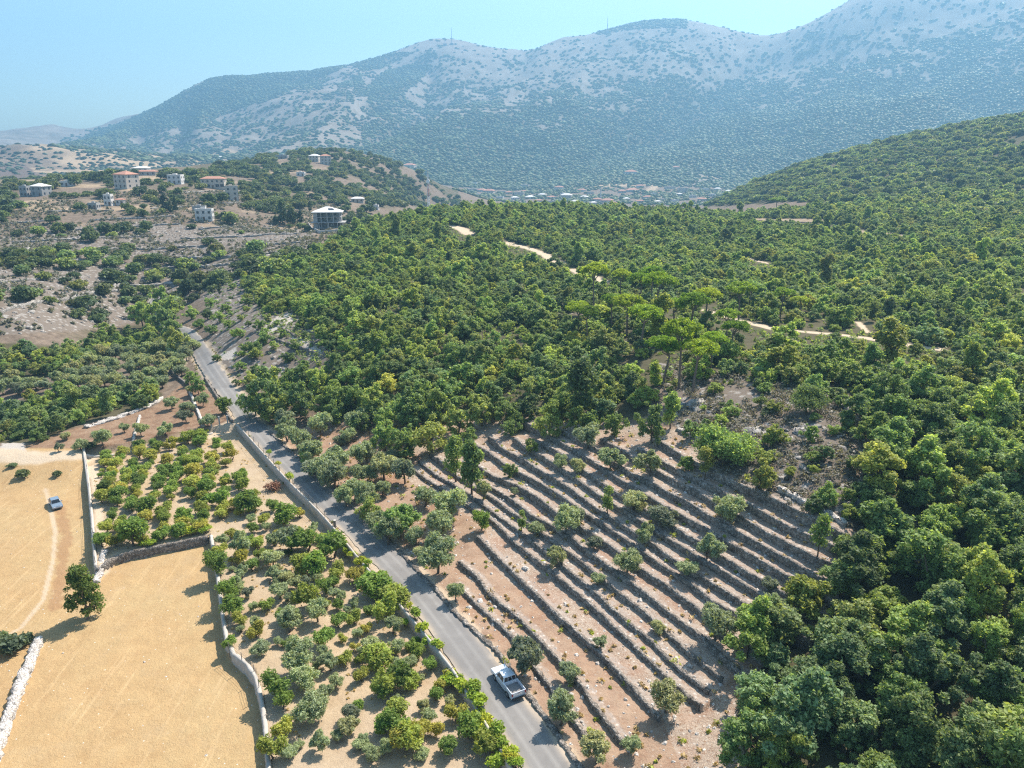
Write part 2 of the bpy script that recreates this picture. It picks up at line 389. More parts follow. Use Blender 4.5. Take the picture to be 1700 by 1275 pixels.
# ------------------------------------------------------------------ object helpers
def tag(o, label=None, cat=None, group=None, kind=None):
    if label:
        o['label'] = label
        if not kind: o['kind'] = 'thing'
    if cat: o['category'] = cat
    if group: o['group'] = group
    if kind: o['kind'] = kind
    return o
def mesh_np(name, V, F, m, smooth_=False, quads=True):
    """one mesh object from numpy arrays; F is (n,3) or (n,4)"""
    me = bpy.data.meshes.new(name)
    V = np.asarray(V, np.float32); F = np.asarray(F, np.int32); k = F.shape[1]
    me.vertices.add(len(V)); me.vertices.foreach_set('co', V.ravel())
    me.loops.add(F.size); me.loops.foreach_set('vertex_index', F.ravel())
    me.polygons.add(len(F)); me.polygons.foreach_set('loop_start', np.arange(0, F.size, k, dtype=np.int32))
    me.polygons.foreach_set('loop_total', np.full(len(F), k, np.int32))
    if smooth_: me.polygons.foreach_set('use_smooth', np.ones(len(F), bool))
    me.update(calc_edges=True)
    if m: me.materials.append(MATS[m] if isinstance(m, str) else m)
    return me
def link(name, data, parent=None):
    o = bpy.data.objects.new(name, data); COL.objects.link(o)
    if parent: o.parent = parent
    return o
def empty(name, loc, rz=0.0, label=None, cat=None, group=None):
    o = link(name, None); o.location = loc; o.rotation_euler = (0, 0, rz); o.empty_display_size = .5
    return tag(o, label, cat, group)
class MB:
    """collects boxes, bars, prisms and tubes into one mesh"""
    def __init__(s): s.v = []; s.f = []
    def add(s, v, f):
        b = len(s.v); s.v += [tuple(p) for p in v]; s.f += [[i+b for i in q] for q in f]; return s
    def box(s, x0, x1, y0, y1, z0, z1):
        return s.add([(x0,y0,z0),(x1,y0,z0),(x1,y1,z0),(x0,y1,z0),(x0,y0,z1),(x1,y0,z1),(x1,y1,z1),(x0,y1,z1)],
                     [(3,2,1,0),(4,5,6,7),(0,1,5,4),(1,2,6,5),(2,3,7,6),(3,0,4,7)])
    def tube(s, pts, rad, n=6, cap=True):
        pts = [Vector(p) for p in pts]; rs = rad if hasattr(rad, '__len__') else [rad]*len(pts)
        V = []; F = []
        for i, p in enumerate(pts):
            d = (pts[min(i+1, len(pts)-1)]-pts[max(i-1, 0)]).normalized()
            a = d.orthogonal().normalized() if abs(d.z) > .95 or abs(d.z) < .05 else d.cross(Vector((0, 0, 1))).normalized()
            b = d.cross(a)
            for k in range(n):
                an = 2*math.pi*k/n; V.append(p+(a*math.cos(an)+b*math.sin(an))*rs[i])
        for i in range(len(pts)-1):
            for k in range(n): F.append((i*n+k, i*n+(k+1) % n, (i+1)*n+(k+1) % n, (i+1)*n+k))
        if cap: F += [tuple(range(n))[::-1], tuple((len(pts)-1)*n+k for k in range(n))]
        return s.add(V, F)
    def prism(s, poly, x0, x1):
        """poly in (y,z), extruded along x"""
        n = len(poly); V = [(x0, y, z) for y, z in poly]+[(x1, y, z) for y, z in poly]
        F = [tuple(range(n))[::-1], tuple(range(n, 2*n))]+[(i, (i+1) % n, n+(i+1) % n, n+i) for i in range(n)]
        return s.add(V, F)
    def build(s, name, m, parent=None, smooth_=False, bevel=0):
        me = bpy.data.meshes.new(name); me.from_pydata(s.v, [], s.f); me.update()
        me.materials.append(MATS[m] if isinstance(m, str) else m)
        if smooth_: me.polygons.foreach_set('use_smooth', [True]*len(me.polygons))
        o = link(name, me, parent)
        if bevel:
            b = o.modifiers.new('bevel', 'BEVEL'); b.width = bevel; b.segments = 2; b.limit_method = 'ANGLE'
        return o

# ------------------------------------------------------------------ the ground: one sheet, its kinds of soil as vertex weights
ROCKY_BUSH = [(1095,620),(1230,640),(1420,670),(1470,740),(1410,870),(1330,850),(1210,780),(1120,715)]
W_MAIN = [(400,470),(450,455),(560,398),(640,352),(720,330),(1320,325),(1780,300),(1900,560),(1900,760),(1700,720),(1560,690),(1420,668),(1240,640),(1085,640),(1075,690),(1000,705),(760,695),(700,705),(600,690),(545,690),(530,620),(545,590),(500,520),(440,520)]
W_NEAR = [(1420,690),(1560,690),(1700,715),(1950,760),(1950,1500),(1215,1400),(1225,1180),(1215,1085),(1290,1035),(1400,985),(1465,930),(1425,860),(1440,780)]
W_LEFT = [(-200,545),(0,570),(120,575),(200,545),(245,515),(300,545),(285,590),(190,592),(130,615),(20,640),(-200,650)]
W_LEFT2 = [(-200,640),(0,655),(100,655),(215,660),(255,645),(272,655),(235,682),(190,690),(140,702),(100,718),(60,735),(0,735),(-200,745)]
W_RIDGE = [(1150,345),(1250,295),(1350,258),(1450,228),(1550,200),(1800,150),(2000,150),(2000,420),(1500,345),(1320,335)]
def val_density(px, py, X, Y):
    nzv = .5+fbm(X/28, Y/28, 71, 4)
    band = np.exp(-((py-(505-.1*px))/26)**2)*.9+np.exp(-((py-(440-.02*px))/14)**2)*.75
    base = np.where(py < 300, .75, np.where(py < 345, .30, .10))
    base = np.where((px > 400) & (py < 345), .75, base); base = np.where((px > 520) & (py < 335), 1.0, base)
    base = np.where((py > 355) & (py < 425), .07, base); base = np.where((py > 498) & (px < 330), .85, base)
    grove = np.zeros(px.shape)
    for poly in ([(150,300),(270,280),(345,300),(340,325),(250,332),(170,337)], [(-40,300),(110,300),(125,345),(60,352),(-40,385)], [(170,335),(300,335),(300,362),(240,354)], [(205,350),(285,356),(282,392),(200,388)],
                 [(295,366),(390,352),(405,398),(300,400)], [(600,345),(660,340),(640,382),(590,378)], [(60,345),(160,365),(200,400),(90,390)], [(400,330),(520,335),(520,360),(410,352)]): grove = np.maximum(grove, inpoly(px, py, poly))
    d = np.maximum(np.maximum(base, band)*smooth(.28, .62, nzv)*1.35, grove*.5*smooth(.3, .5, nzv))
    for hx, hy, hw_ in ((212,312,32),(356,312,38),(293,305,24),(244,291,32),(70,325,26),(44,326,16),(341,366,28),(332,352,20),(386,333,22),(201,340,14),(182,341,14),(113,309,20),(523,268,18),(541,273,18),(594,336,22),(680,278,22),(546,380,50),(469,263,20),(500,292,14),(157,347,16)):
        d = np.where((np.abs(px-hx) < hw_*.55) & (py > hy-9) & (py < hy+15), 0, d)
    return d*(polydist(X, Y, ROAD) > 5)
def mtn_density(px, py, X, Y):
    nzm = .5+.75*fbm(X/130, Y/130, 81, 5)+.35*fbm(X/45, Y/45, 82, 3)
    cy_ = np.interp(px, [c[0] for c in CREST], [c[1] for c in CREST])
    dv = py-cy_
    thr = np.where(px > 800, .80-.0040*dv, np.where(px > 600, .74-.0034*dv, .50+.0003*dv))
    nzm = nzm+.5*fbm(X/20, Y/20, 83, 2); d = np.maximum(.07, smooth(thr-.15, thr+.22, nzm)*.97); d = np.maximum(d, smooth(110, 190, dv)*.85*(px > 560))
    d = np.where(dv < 4, d*.5, d)
    d = np.where(inpoly(px, py, [(600,150),(640,118),(690,105),(720,108),(690,140),(650,165),(620,168)]), .97, d)       # planted dark wood
    d = np.where(inpoly(px, py, [(110,240),(200,205),(280,170),(350,130),(430,122),(500,110),(590,100),(560,118),(480,150),(400,180),(330,205),(240,225),(150,240)]), .9, d)
    d = np.where(inpoly(px, py, [(590,104),(650,88),(690,86),(640,112),(600,120)]), .7, d)
    d = np.where(inpoly(px, py, [(255,215),(420,185),(560,175),(620,200),(560,235),(420,245),(250,250)]), .1+d*.6, d)
    d = np.where(inpoly(px, py, [(980,312),(1150,305),(1155,288),(1215,292),(1205,302),(1100,318)]), .1, d)
    d = np.where((px > 990) & (px < 1140) & (dv < 3), .6, d)
    return d
def pmask(poly, r0=0, r1=1e9, soft=0):
    w = np.zeros(GX.shape)
    sel = (GR > r0) & (GR < r1)
    xs = [p[0] for p in poly]; ys = [p[1] for p in poly]
    wob = fbm(GX/6, GY/6, 91, 3)*soft*2
    sel &= (PX > min(xs)-soft-5) & (PX < max(xs)+soft+5) & (PY > min(ys)-soft-5) & (PY < max(ys)+soft+5)
    w[sel] = inpoly(PX[sel]+wob[sel], PY[sel]+wob[sel]*.6, poly); return w
def nearmask(fn):
    w = np.zeros(GX.shape); w[near] = fn(nx, ny); return w
m_field = nearmask(lambda x, y: smooth(-.4, .4, sdist(x, y, P_FIELD)))
m_orch = nearmask(lambda x, y: smooth(-.4, .4, sdist(x, y, P_ORCH)))
m_red = np.zeros(GX.shape)
for poly in ([(120,752),(0,745),(30,740),(130,710),(250,678),(300,640),(345,632),(388,700),(330,714),(205,744)], [(455,722),(600,700),(700,760),(680,800),(800,870),(830,930),(700,930),(610,850)],
             [(0,1100),(55,1075),(30,1180),(0,1230)], [(690,935),(760,890),(1000,1100),(1100,1190),(1130,1275),(960,1275)]):
    m_red = np.maximum(m_red, pmask(poly, 40, 260, 4))
m_red *= (m_field < .5)
P_TERR = [(455,720),(600,690),(760,700),(870,690),(1000,700),(1130,710),(1230,800),(1420,880),(1430,960),(1300,1060),(1220,1170),(1240,1290),(950,1290),(880,1160),(700,960),(600,850)]
m_terr = pmask(P_TERR, 40, 250, 5)
edge = np.zeros(near.sum())
for L_ in WXY.values():
    c_ = polydist(nx-T_NRM[0]*.5, ny-T_NRM[1]*.5, L_); edge = np.maximum(edge, smooth(.75, .3, c_+fbm(nx/.7, ny/.7, 33, 2)*.5))
m_edge = np.zeros(GX.shape); m_edge[near] = edge
m_rock = np.zeros(GX.shape)
for poly, r0, r1 in (([(1085,600),(1220,620),(1420,660),(1480,720),(1410,880),(1330,850),(1200,790),(1120,705)], 60, 250), ([(350,470),(420,440),(500,450),(560,560),(540,600),(470,660),(420,640),(360,600),(340,540)], 150, 420),
             ([(-50,400),(200,370),(520,385),(500,450),(300,510),(180,545),(-50,560)], 230, 600), ([(950,470),(850,500),(1000,530)], 150, 320)):
    m_rock = np.maximum(m_rock, pmask(poly, r0, r1, 5))
m_slab = np.zeros(GX.shape)
for poly in ([(430,548),(455,528),(480,518),(492,528),(470,545),(440,558)], [(455,470),(470,458),(466,478),(452,482)], [(366,588),(395,575),(385,596),(360,598)], [(375,640),(400,650),(412,665),(388,655)],
             [(115,500),(148,495),(140,525),(120,520)], [(470,550),(545,580),(520,590)], [(0,735),(40,735),(45,756),(0,762)]):
    m_slab = np.maximum(m_slab, pmask(poly, 60, 420, 3))
m_path = np.zeros(GX.shape)
PATHS = [([(752,376),(768,381),(778,388)], 3.0), ([(845,404),(880,413),(905,423),(930,437)], 2.6), ([(955,448),(985,462),(1000,468)], 2.3), ([(1170,515),(1230,533),(1285,546),(1350,552),(1430,560),(1500,572),(1560,580)], 1.3),
         ([(1235,428),(1290,440)], .9), ([(1440,552),(1425,535)], .7), ([(75,812),(92,880),(88,930),(72,995),(35,1042),(-10,1066)], .3), ([(-40,752),(60,757),(140,752)], 2.2),
         ([(275,605),(318,588)], 1.6), ([(300,610),(312,572)], 1.2), ([(345,714),(395,700)], 1.6)]
PATHS.append(([(152,765),(158,840),(165,925)], .9))
PATHXY = [(castline(l, -2.6 if w < .5 else 0), w) for l, w in PATHS]
sel = GR < 700
pw = np.zeros(sel.sum())
for l, w in PATHXY:
    d = polydist(GX[sel], GY[sel], l)+fbm(GX[sel]/2, GY[sel]/2, 5, 2)*w*.6
    pw = np.maximum(pw, smooth(w*1.35, w*.75, d)*(.75 if w < .5 else 1))
m_path[sel] = pw
mm = np.zeros(near.sum()); d = RD+fbm(nx/1.6, ny/1.6, 9, 3)*1.6
mm = smooth(ROADW+1.3, ROADW+.3, d)
m_path[near] = np.maximum(m_path[near], mm*.8*(m_orch[near] < .5))
trk = castline([(98,842),(110,890),(100,960),(92,1010)], -2.6)
dt = polydist(nx, ny, trk); m_red[near] = np.maximum(m_red[near], smooth(1.0, .5, dt+fbm(nx/.8, ny/.8, 6, 2)*1.4)*.8)
# village hill: dry grass benches; mountain: bare upper slopes and burnt patches
m_dry = np.zeros(GX.shape); vh = (GR > 300) & (GR < 1300) & (PX < 900)
bench = smooth(.46, .60, .5+.8*fbm(Z/2.6+1.5*fbm(GX/70, GY/70, 66, 3), GX/90, 61, 3)+.5*fbm(GX/30, GY/30, 62, 4))
m_dry[vh] = (.8*bench*smooth(430, 340, PY)*smooth(250, 300, PY)*smooth(620, 480, PX))[vh]
br = (GR > 1400) & (GR < 2700) & (PX < 420); m_dry[br] = np.maximum(m_dry, .85*smooth(.35, .55, .5+fbm(GX/120, GY/120, 64, 4)))[br]
m_dry = np.maximum(m_dry, pmask([(1210,361),(1370,363),(1378,371),(1215,367)], 380, 700)*.6); m_dry = np.maximum(m_dry, pmask([(1340,378),(1480,385),(1520,393),(1430,391)], 330, 700)*.6)
mt = GR > 1900
for poly in ([(980,312),(1140,305),(1150,296),(1000,299)], [(1155,290),(1210,294),(1205,300),(1160,297)], [(985,291),(1090,286),(1095,292),(985,296)], [(1070,316),(1105,296),(1110,300),(1080,320)]):
    m_dry = np.maximum(m_dry, pmask(poly, 1500, 2600, 1)*.9)
m_mtn = np.zeros(GX.shape); m_mtn[mt] = 1
m_burn = pmask([(-10,268),(40,272),(75,300),(-10,302)], 1300, 2400, 2)
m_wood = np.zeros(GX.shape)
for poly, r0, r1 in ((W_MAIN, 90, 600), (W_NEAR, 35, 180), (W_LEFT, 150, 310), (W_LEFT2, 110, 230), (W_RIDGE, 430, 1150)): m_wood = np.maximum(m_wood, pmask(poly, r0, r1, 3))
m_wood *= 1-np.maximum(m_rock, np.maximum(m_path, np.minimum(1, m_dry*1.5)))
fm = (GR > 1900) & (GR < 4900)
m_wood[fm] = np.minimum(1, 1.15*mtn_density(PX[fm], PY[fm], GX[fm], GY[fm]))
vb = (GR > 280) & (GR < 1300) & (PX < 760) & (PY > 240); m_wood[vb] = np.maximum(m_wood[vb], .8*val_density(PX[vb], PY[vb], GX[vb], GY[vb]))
V = np.stack([GX, GY, Z], -1).reshape(-1, 3); nr, na = GX.shape
idx = np.arange(nr*na).reshape(nr, na)
F = np.stack([idx[:-1, :-1], idx[:-1, 1:], idx[1:, 1:], idx[1:, :-1]], -1).reshape(-1, 4)[:, ::-1]

m, nt, out = mat('ground'); t = NT(nt)
def attr(n):
    a = t.n('Attribute', attribute_name=n); s = t.n('SeparateColor'); t.l(a.outputs['Color'], s.inputs[0]); return s.outputs[0], s.outputs[1], s.outputs[2]
a_field, a_orch, a_red = attr('soil_a'); a_terr, a_rock, a_slab = attr('soil_b'); a_path, a_dry, a_mtn = attr('soil_c'); a_burn, a_wood, a_edge = attr('soil_d')
n_fine = t.noise(3.1, 6, .7); n_mid = t.noise(.45, 5, .65); n_big = t.noise(.06, 4, .6); n_tiny = t.noise(9.0, 3, .6)
st = t.voro(1.3, 'F1', 'Distance'); st2 = t.voro(.55, 'F1', 'Distance')
c = t.mix(t.ramp(n_mid, [(.35, 0), (.68, 1)]), (.125, .095, .075), (.25, .195, .15))
c = t.mix(t.ramp(n_fine, [(.52, 0), (.68, .7)]), c, (.085, .085, .045))
dry = t.mix(t.ramp(n_mid, [(.35, 0), (.65, 1)]), (.34, .25, .165), (.44, .345, .235))
mtn = t.mix(t.ramp(t.noise(.012, 5, .65), [(.35, 0), (.65, 1)]), (.205, .172, .145), (.295, .258, .222))
c = t.mix(a_mtn, c, mtn); c = t.mix(a_dry, c, dry)
c = t.mix(a_burn, c, (.13, .10, .085))
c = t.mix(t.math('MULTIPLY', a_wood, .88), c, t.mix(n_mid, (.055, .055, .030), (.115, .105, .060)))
rock = t.mix(t.ramp(st2, [(.18, 0), (.42, 1)]), (.38, .365, .345), (.18, .158, .138))
rock = t.mix(t.ramp(n_fine, [(.45, 0), (.6, .8)]), rock, (.16, .12, .085))
c = t.mix(a_rock, c, rock)
terr = t.mix(t.ramp(n_mid, [(.3, 0), (.7, 1)]), (.27, .20, .152), (.40, .325, .262))
terr = t.mix(t.ramp(n_fine, [(.50, 0), (.64, .9)]), terr, (.20, .105, .06))
terr = t.mix(t.ramp(n_tiny, [(.5, 0), (.62, .6)]), terr, (.58, .50, .40))
terr = t.mix(t.ramp(t.noise(.16, 4, .6), [(.48, 0), (.64, .5)]), terr, (.30, .165, .105))
terr = t.mix(t.ramp(st, [(.10, .8), (.2, 0)]), terr, (.55, .50, .44))
c = t.mix(a_terr, c, terr)
red = t.mix(t.ramp(n_mid, [(.3, 0), (.7, 1)]), (.22, .095, .045), (.38, .225, .125))
red = t.mix(t.ramp(n_fine, [(.48, 0), (.62, .8)]), red, (.44, .34, .24))
red = t.mix(t.ramp(n_tiny, [(.54, 0), (.66, .7)]), red, (.12, .06, .035))
c = t.mix(t.math('MULTIPLY', a_red, .5), c, red)
orch = t.mix(t.ramp(n_mid, [(.3, 0), (.7, 1)]), (.36, .268, .172), (.46, .365, .25))
orch = t.mix(t.ramp(n_fine, [(.55, 0), (.75, .6)]), orch, (.27, .18, .10))
orch = t.mix(t.ramp(n_big, [(.45, 0), (.7, .4)]), orch, (.42, .36, .30))
c = t.mix(a_orch, c, orch)
fld = t.mix(t.ramp(n_mid, [(.3, 0), (.7, 1)]), (.375, .25, .125), (.46, .32, .165))
fld = t.mix(t.ramp(n_big, [(.40, 0), (.65, .6)]), fld, (.42, .33, .18))
fld = t.mix(t.ramp(n_tiny, [(.52, 0), (.68, .7)]), fld, (.29, .185, .088))
fld = t.mix(t.ramp(n_fine, [(.30, .5), (.42, 0)]), fld, (.62, .46, .24))
fld = t.mix(t.ramp(t.noise(1, 4, .6, sx=(1.9, .5, 1)), [(.54, 0), (.70, .5)]), fld, (.37, .24, .125))
fld = t.mix(t.ramp(t.noise(1, 3, .6, sx=(1.1, .06, 1)), [(.58, 0), (.66, .22)]), fld, (.64, .48, .28))
fld = t.mix(t.ramp(t.noise(.17, 5, .7), [(.52, 0), (.66, .55)]), fld, (.40, .29, .165))
fld = t.mix(t.ramp(t.voro(.9, 'F1', 'Distance'), [(.05, .9), (.09, 0)]), fld, (.66, .60, .52))
c = t.mix(a_field, c, fld)
c = t.mix(t.math('MULTIPLY', a_red, t.math('MULTIPLY', a_field, .8)), c, (.30, .17, .09))
c = t.mix(a_slab, c, t.mix(n_fine, (.37, .335, .30), (.50, .46, .415)))
c = t.mix(t.math('MULTIPLY', a_edge, t.ramp(n_fine, [(.38, 1), (.62, .25)])), c, t.mix(t.ramp(st, [(.1, 1), (.4, 0)]), (.36, .31, .27), (.58, .53, .48)))
c = t.mix(a_path, c, t.mix(n_fine, (.44, .35, .25), (.58, .48, .36)))
bmp = t.math('ADD', t.math('MULTIPLY', n_fine, .5), t.math('ADD', t.math('MULTIPLY', n_mid, .8), t.math('MULTIPLY', n_tiny, .3)))
t.bsdf(out, c, .97, .1, bmp, .35, .7); MATS['ground'] = m
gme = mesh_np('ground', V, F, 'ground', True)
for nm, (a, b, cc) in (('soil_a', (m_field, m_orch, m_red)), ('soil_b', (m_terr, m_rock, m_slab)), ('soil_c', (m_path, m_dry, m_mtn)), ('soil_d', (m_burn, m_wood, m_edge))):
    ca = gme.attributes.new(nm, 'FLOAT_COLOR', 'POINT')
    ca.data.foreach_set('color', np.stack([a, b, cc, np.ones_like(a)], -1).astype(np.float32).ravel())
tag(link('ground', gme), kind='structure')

# ------------------------------------------------------------------ the road
m, nt, out = mat('asphalt'); t = NT(nt)
rc = t.mix(t.ramp(t.noise(.35, 5, .6), [(.3, 0), (.7, 1)]), (.19, .182, .175), (.245, .235, .225))
rc = t.mix(t.ramp(t.noise(14, 3, .6), [(.4, 0), (.7, .5)]), rc, (.17, .165, .16))
at_w = t.n('Attribute', attribute_name='dust'); rc = t.mix(at_w.outputs['Fac'], rc, (.46, .38, .29))
au = t.n('Attribute', attribute_name='across'); tyre = t.ramp(au.outputs['Fac'], [(.0, 0), (.25, .0), (.33, .5), (.42, 0), (.58, 0), (.67, .5), (.75, 0)])
rc = t.mix(tyre, rc, (.31, .30, .285)); rc = t.mix(t.ramp(t.noise(.09, 5, .7), [(.50, 0), (.56, .35)]), rc, (.165, .158, .153))
rc = t.mix(t.ramp(t.noise(1, 5, .7, sx=(.5, .5, .5)), [(.495, 0), (.5, .55), (.505, 0)]), rc, (.14, .135, .13))
t.bsdf(out, rc, .9, .25, t.noise(20, 3), .02, .4); MATS['asphalt'] = m
cl = np.array(densify(ROAD, .8)); tv = np.gradient(cl, axis=0); tv /= np.hypot(tv[:, 0], tv[:, 1])[:, None]; nv = np.stack([tv[:, 1], -tv[:, 0]], -1)
offs = np.linspace(-1, 1, 15)*ROADW
P = cl[:, None]+nv[:, None]*offs[None, :, None]
jag = fbm(P[..., 0]/1.5, P[..., 1]/1.5, 13, 3)*.7
P = P+nv[:, None]*(jag*(np.abs(offs) > ROADW*.95)[None]*1.0)[..., None]
rz = H(P[..., 0], P[..., 1]); rz = np.minimum(rz.max(1, keepdims=True)*.5+rz*.5, rz+.3)+.06-.05*(np.abs(offs)/ROADW)[None]**6
n1, n2 = P.shape[:2]; ii = np.arange(n1*n2).reshape(n1, n2)
RF = np.stack([ii[:-1, :-1], ii[1:, :-1], ii[1:, 1:], ii[:-1, 1:]], -1).reshape(-1, 4)
rme = mesh_np('road', np.concatenate([P, rz[..., None]], -1).reshape(-1, 3), RF, 'asphalt', True)
du = rme.attributes.new('dust', 'FLOAT', 'POINT')
dv = smooth(.62, 1.0, np.abs(offs)/ROADW)[None]*smooth(-.25, .25, fbm(P[..., 0]/2.5, P[..., 1]/2.5, 15, 4)+.05)*.9
du.data.foreach_set('value', dv.astype(np.float32).ravel())
ac = rme.attributes.new('across', 'FLOAT', 'POINT'); ac.data.foreach_set('value', np.repeat(np.linspace(0, 1, n2)[None], n1, 0).astype(np.float32).ravel())
tag(link('road', rme), kind='structure')

# ------------------------------------------------------------------ walls
def wall_mesh(line, thick, h_up, depth, rough=.1, step=.45, zfun=None, low=None, topvar=.1):
    """a wall along a world polyline: rough sides, uneven coping; top follows the higher ground beside it"""
    L = np.array(densify(line, step)); n = len(L)
    tv = np.gradient(L, axis=0); tv /= np.hypot(tv[:, 0], tv[:, 1])[:, None]+1e-9; nv = np.stack([tv[:, 1], -tv[:, 0]], -1)
    za = H(*(L+nv*(thick*.5+.35)).T); zc = H(*(L-nv*(thick*.5+.35)).T)
    k = np.ones(7)/7; pad = lambda q: np.convolve(np.pad(q, 3, mode='edge'), k, 'valid')
    top = pad(np.maximum(za, zc))+h_up+fbm(np.arange(n)*step/1.1, np.zeros(n), int(abs(line[0][0])*7) % 97, 3)*topvar*2+rng.normal(0, topvar*.35, n)
    bot = np.minimum(za, zc)-depth
    prof = [(-.56, 0.0), (-.55, .3), (-.52, .62), (-.47, .93), (-.2, 1.0), (.2, 1.0), (.47, .93), (.52, .62), (.55, .3), (.56, 0)]
    m_ = len(prof); Vv = np.zeros((n, m_, 3))
    for j, (o, h) in enumerate(prof):
        jit = rng.normal(0, rough, n)*(1 if h < .97 else .6)
        Vv[:, j, :2] = L+nv*(o*thick+jit[:, None])+tv*rng.normal(0, step*.15, n)[:, None]
        Vv[:, j, 2] = bot+(top-bot)*h+(rng.normal(0, rough*.6, n) if h > .5 else 0)
    ii = np.arange(n*m_).reshape(n, m_)
    Fq = np.stack([ii[:-1, :-1], ii[1:, :-1], ii[1:, 1:], ii[:-1, 1:]], -1).reshape(-1, 4)[:, ::-1]
    caps = []
    for e, base in ((0, 0), (n-1, (n-1)*m_)):
        caps += [[base+a, base+a+1, base+m_-2-a, base+m_-1-a][::(1 if e else -1)] for a in range(m_//2-1)]
    return Vv.reshape(-1, 3), np.concatenate([Fq, np.array(caps)])
ORD = ['', 'first', 'second', 'third', 'fourth', 'fifth', 'sixth', 'seventh', 'eighth', 'ninth', 'tenth', 'eleventh', 'twelfth', 'thirteenth', 'fourteenth', 'fifteenth', 'sixteenth', 'seventeenth']
for k, L in WXY.items():
    v, f = wall_mesh(L, .5, .2, .4, .06, .4, topvar=.09)
    o = link('terrace_wall', mesh_np('terrace_wall', v, f, 'dry_stone'))
    tag(o, f'dry stone terrace wall, {ORD[k]} one uphill from the low wall along the road', 'stone wall', 'dry stone walls of the terraces')
def wall(name, pts, thick, up, depth, m, label, rough=.05, zoff=0.0, topvar=.06, cat='wall', step=.45):
    v, f = wall_mesh(chaikin(castline(pts, zoff), 1), thick, up, depth, rough, step, topvar=topvar)
    return tag(link(name, mesh_np(name, v, f, m)), label, cat)
wall('road_wall', [(448,716),(512,775),(582,834),(653,902),(680,931),(706,959),(732,986),(760,1021),(831,1082),(856,1125),(880,1153),(927,1219),(962,1270),(985,1300)], .6, .25, .5, 'dry_stone',
     'low dry stone wall running along the terrace side of the asphalt road', .08, .3, .1, 'stone wall')
cw = wall('concrete_wall', [(393,703),(425,738),(470,790),(520,838),(560,882),(600,932),(650,987),(715,1063),(760,1122),(800,1190),(852,1278),(870,1310)], .38, .42, .5, 'concrete',
     'long pale concrete retaining wall between the road and the orchard', .012, .4, .02, 'concrete wall', .6)
wall('boundary_wall', [(140,752),(150,830),(158,936)], .5, .45, .5, 'concrete', 'straight concrete wall between the parked car field and the fruit orchard', .02, -.9, .02)
wall('boundary_wall', [(158,938),(200,916),(270,902),(345,887)], .6, .25, .5, 'dry_stone', 'stone wall at the foot of the fruit orchard above the golden field', .05, -.9, .05)
wall('boundary_wall', [(350,887),(358,930),(370,1020),(378,1075),(420,1109),(435,1160),(442,1220),(447,1290)], .55, .35, .5, 'concrete', 'bent concrete wall between the golden field and the olive orchard', .03, -.9, .03)
wall('field_wall', [(64,1062),(48,1100),(30,1145),(12,1195),(-6,1240),(-20,1290)], 1.1, .8, .4, 'white_stone', 'white dry stone wall at the edge of the golden field', .14, -2.2, .15, 'stone wall')
wall('field_wall', [(178,925),(168,942),(158,965)], .9, .5, .3, 'white_stone', 'short heap of white stones at the corner of the golden field', .14, -2.2, .15, 'stone wall')
wall('orchard_wall', [(140,751),(205,744),(268,731),(330,716),(352,711)], .7, .3, .5, 'concrete', 'pale wall along the upper edge of the fruit orchard', .03, 0, .03)
wall('orchard_wall', [(340,628),(358,655),(386,700)], .5, .5, .5, 'dry_stone', 'stone wall between the road and the small upper olive plots', .05, .3, .05, 'stone wall')
wall('orchard_wall', [(313,642),(322,668),(338,706)], .6, .5, .3, 'white_stone', 'white topped wall dividing the small upper olive plots', .05, .3, .05, 'stone wall')
wall('orchard_wall', [(232,690),(226,712),(219,736)], .5, .5, .3, 'white_stone', 'short white wall beside the olives on red soil', .05, .3, .05, 'stone wall')
wall('orchard_wall', [(248,612),(258,622),(272,637)], .6, .7, .3, 'dry_stone', 'dark short stone wall under the olives near the road bend', .06, .3, .05, 'stone wall')
wall('orchard_wall', [(282,615),(296,628),(312,640)], .6, .7, .3, 'dry_stone', 'dark stone wall just above the white topped wall', .06, .3, .05, 'stone wall')
wall('rubble_wall', [(140,709),(165,702),(210,688),(250,672),(268,660)], 1.2, .45, .3, 'white_stone', 'bank of white rubble along the wood edge', .2, .2, .2, 'stone wall')
LEDGES = [[(0,520),(60,502),(140,490),(200,472),(300,464)],[(150,480),(260,471),(350,461),(430,453)],[(0,441),(80,437),(180,426)],[(280,430),(400,423),(500,415)],[(20,402),(150,396),(260,391)],[(300,396),(420,392),(500,388)],[(330,381),(410,377)],
          [(150,366),(290,358)],[(250,346),(330,341),(450,338)],[(300,321),(420,318)],[(430,331),(520,336)],[(540,314),(620,320)],[(0,372),(90,365)],[(60,385),(180,378),(300,372)],[(420,405),(500,402)],[(60,418),(200,412),(330,408)],[(0,470),(110,462)],[(200,448),(300,442),(380,438)],[(80,352),(190,349)]]
for pts in LEDGES:
    v, f = wall_mesh(densify(castline(pts, .3), 6), 1.0, .7, .5, .22, 1.6, topvar=.35)
    tag(link('stone_ledge', mesh_np('stone_ledge', v, f, 'boulder')), 'weathered grey stone ledge crossing the dry slope of the left valley', 'stone wall', 'stone ledges of the left valley')
for pts, lab in (([(429,551),(455,561),(500,577),(525,586)], 'long ruined stone wall on the rocky slope above the road'), ([(470,545),(482,552),(492,558)], 'short stone wall beside the pale rock slab'),
                 ([(518,568),(530,574),(541,580)], 'stone wall at the wood edge above the road'), ([(1290,809),(1325,827),(1356,843),(1404,871)], 'tumbled white stone wall at the top of the terraces'),
                 ([(1126,711),(1140,719),(1158,727)], 'short white stone wall behind the big round bush'), ([(1215,364),(1290,366),(1370,369)], 'far stone wall across the brown clearing in the wood')):
    wall('ruined_wall', pts, .7, .35, .3, 'white_stone' if 'white' in lab else 'dry_stone', lab, .14, .3, .15, 'stone wall')

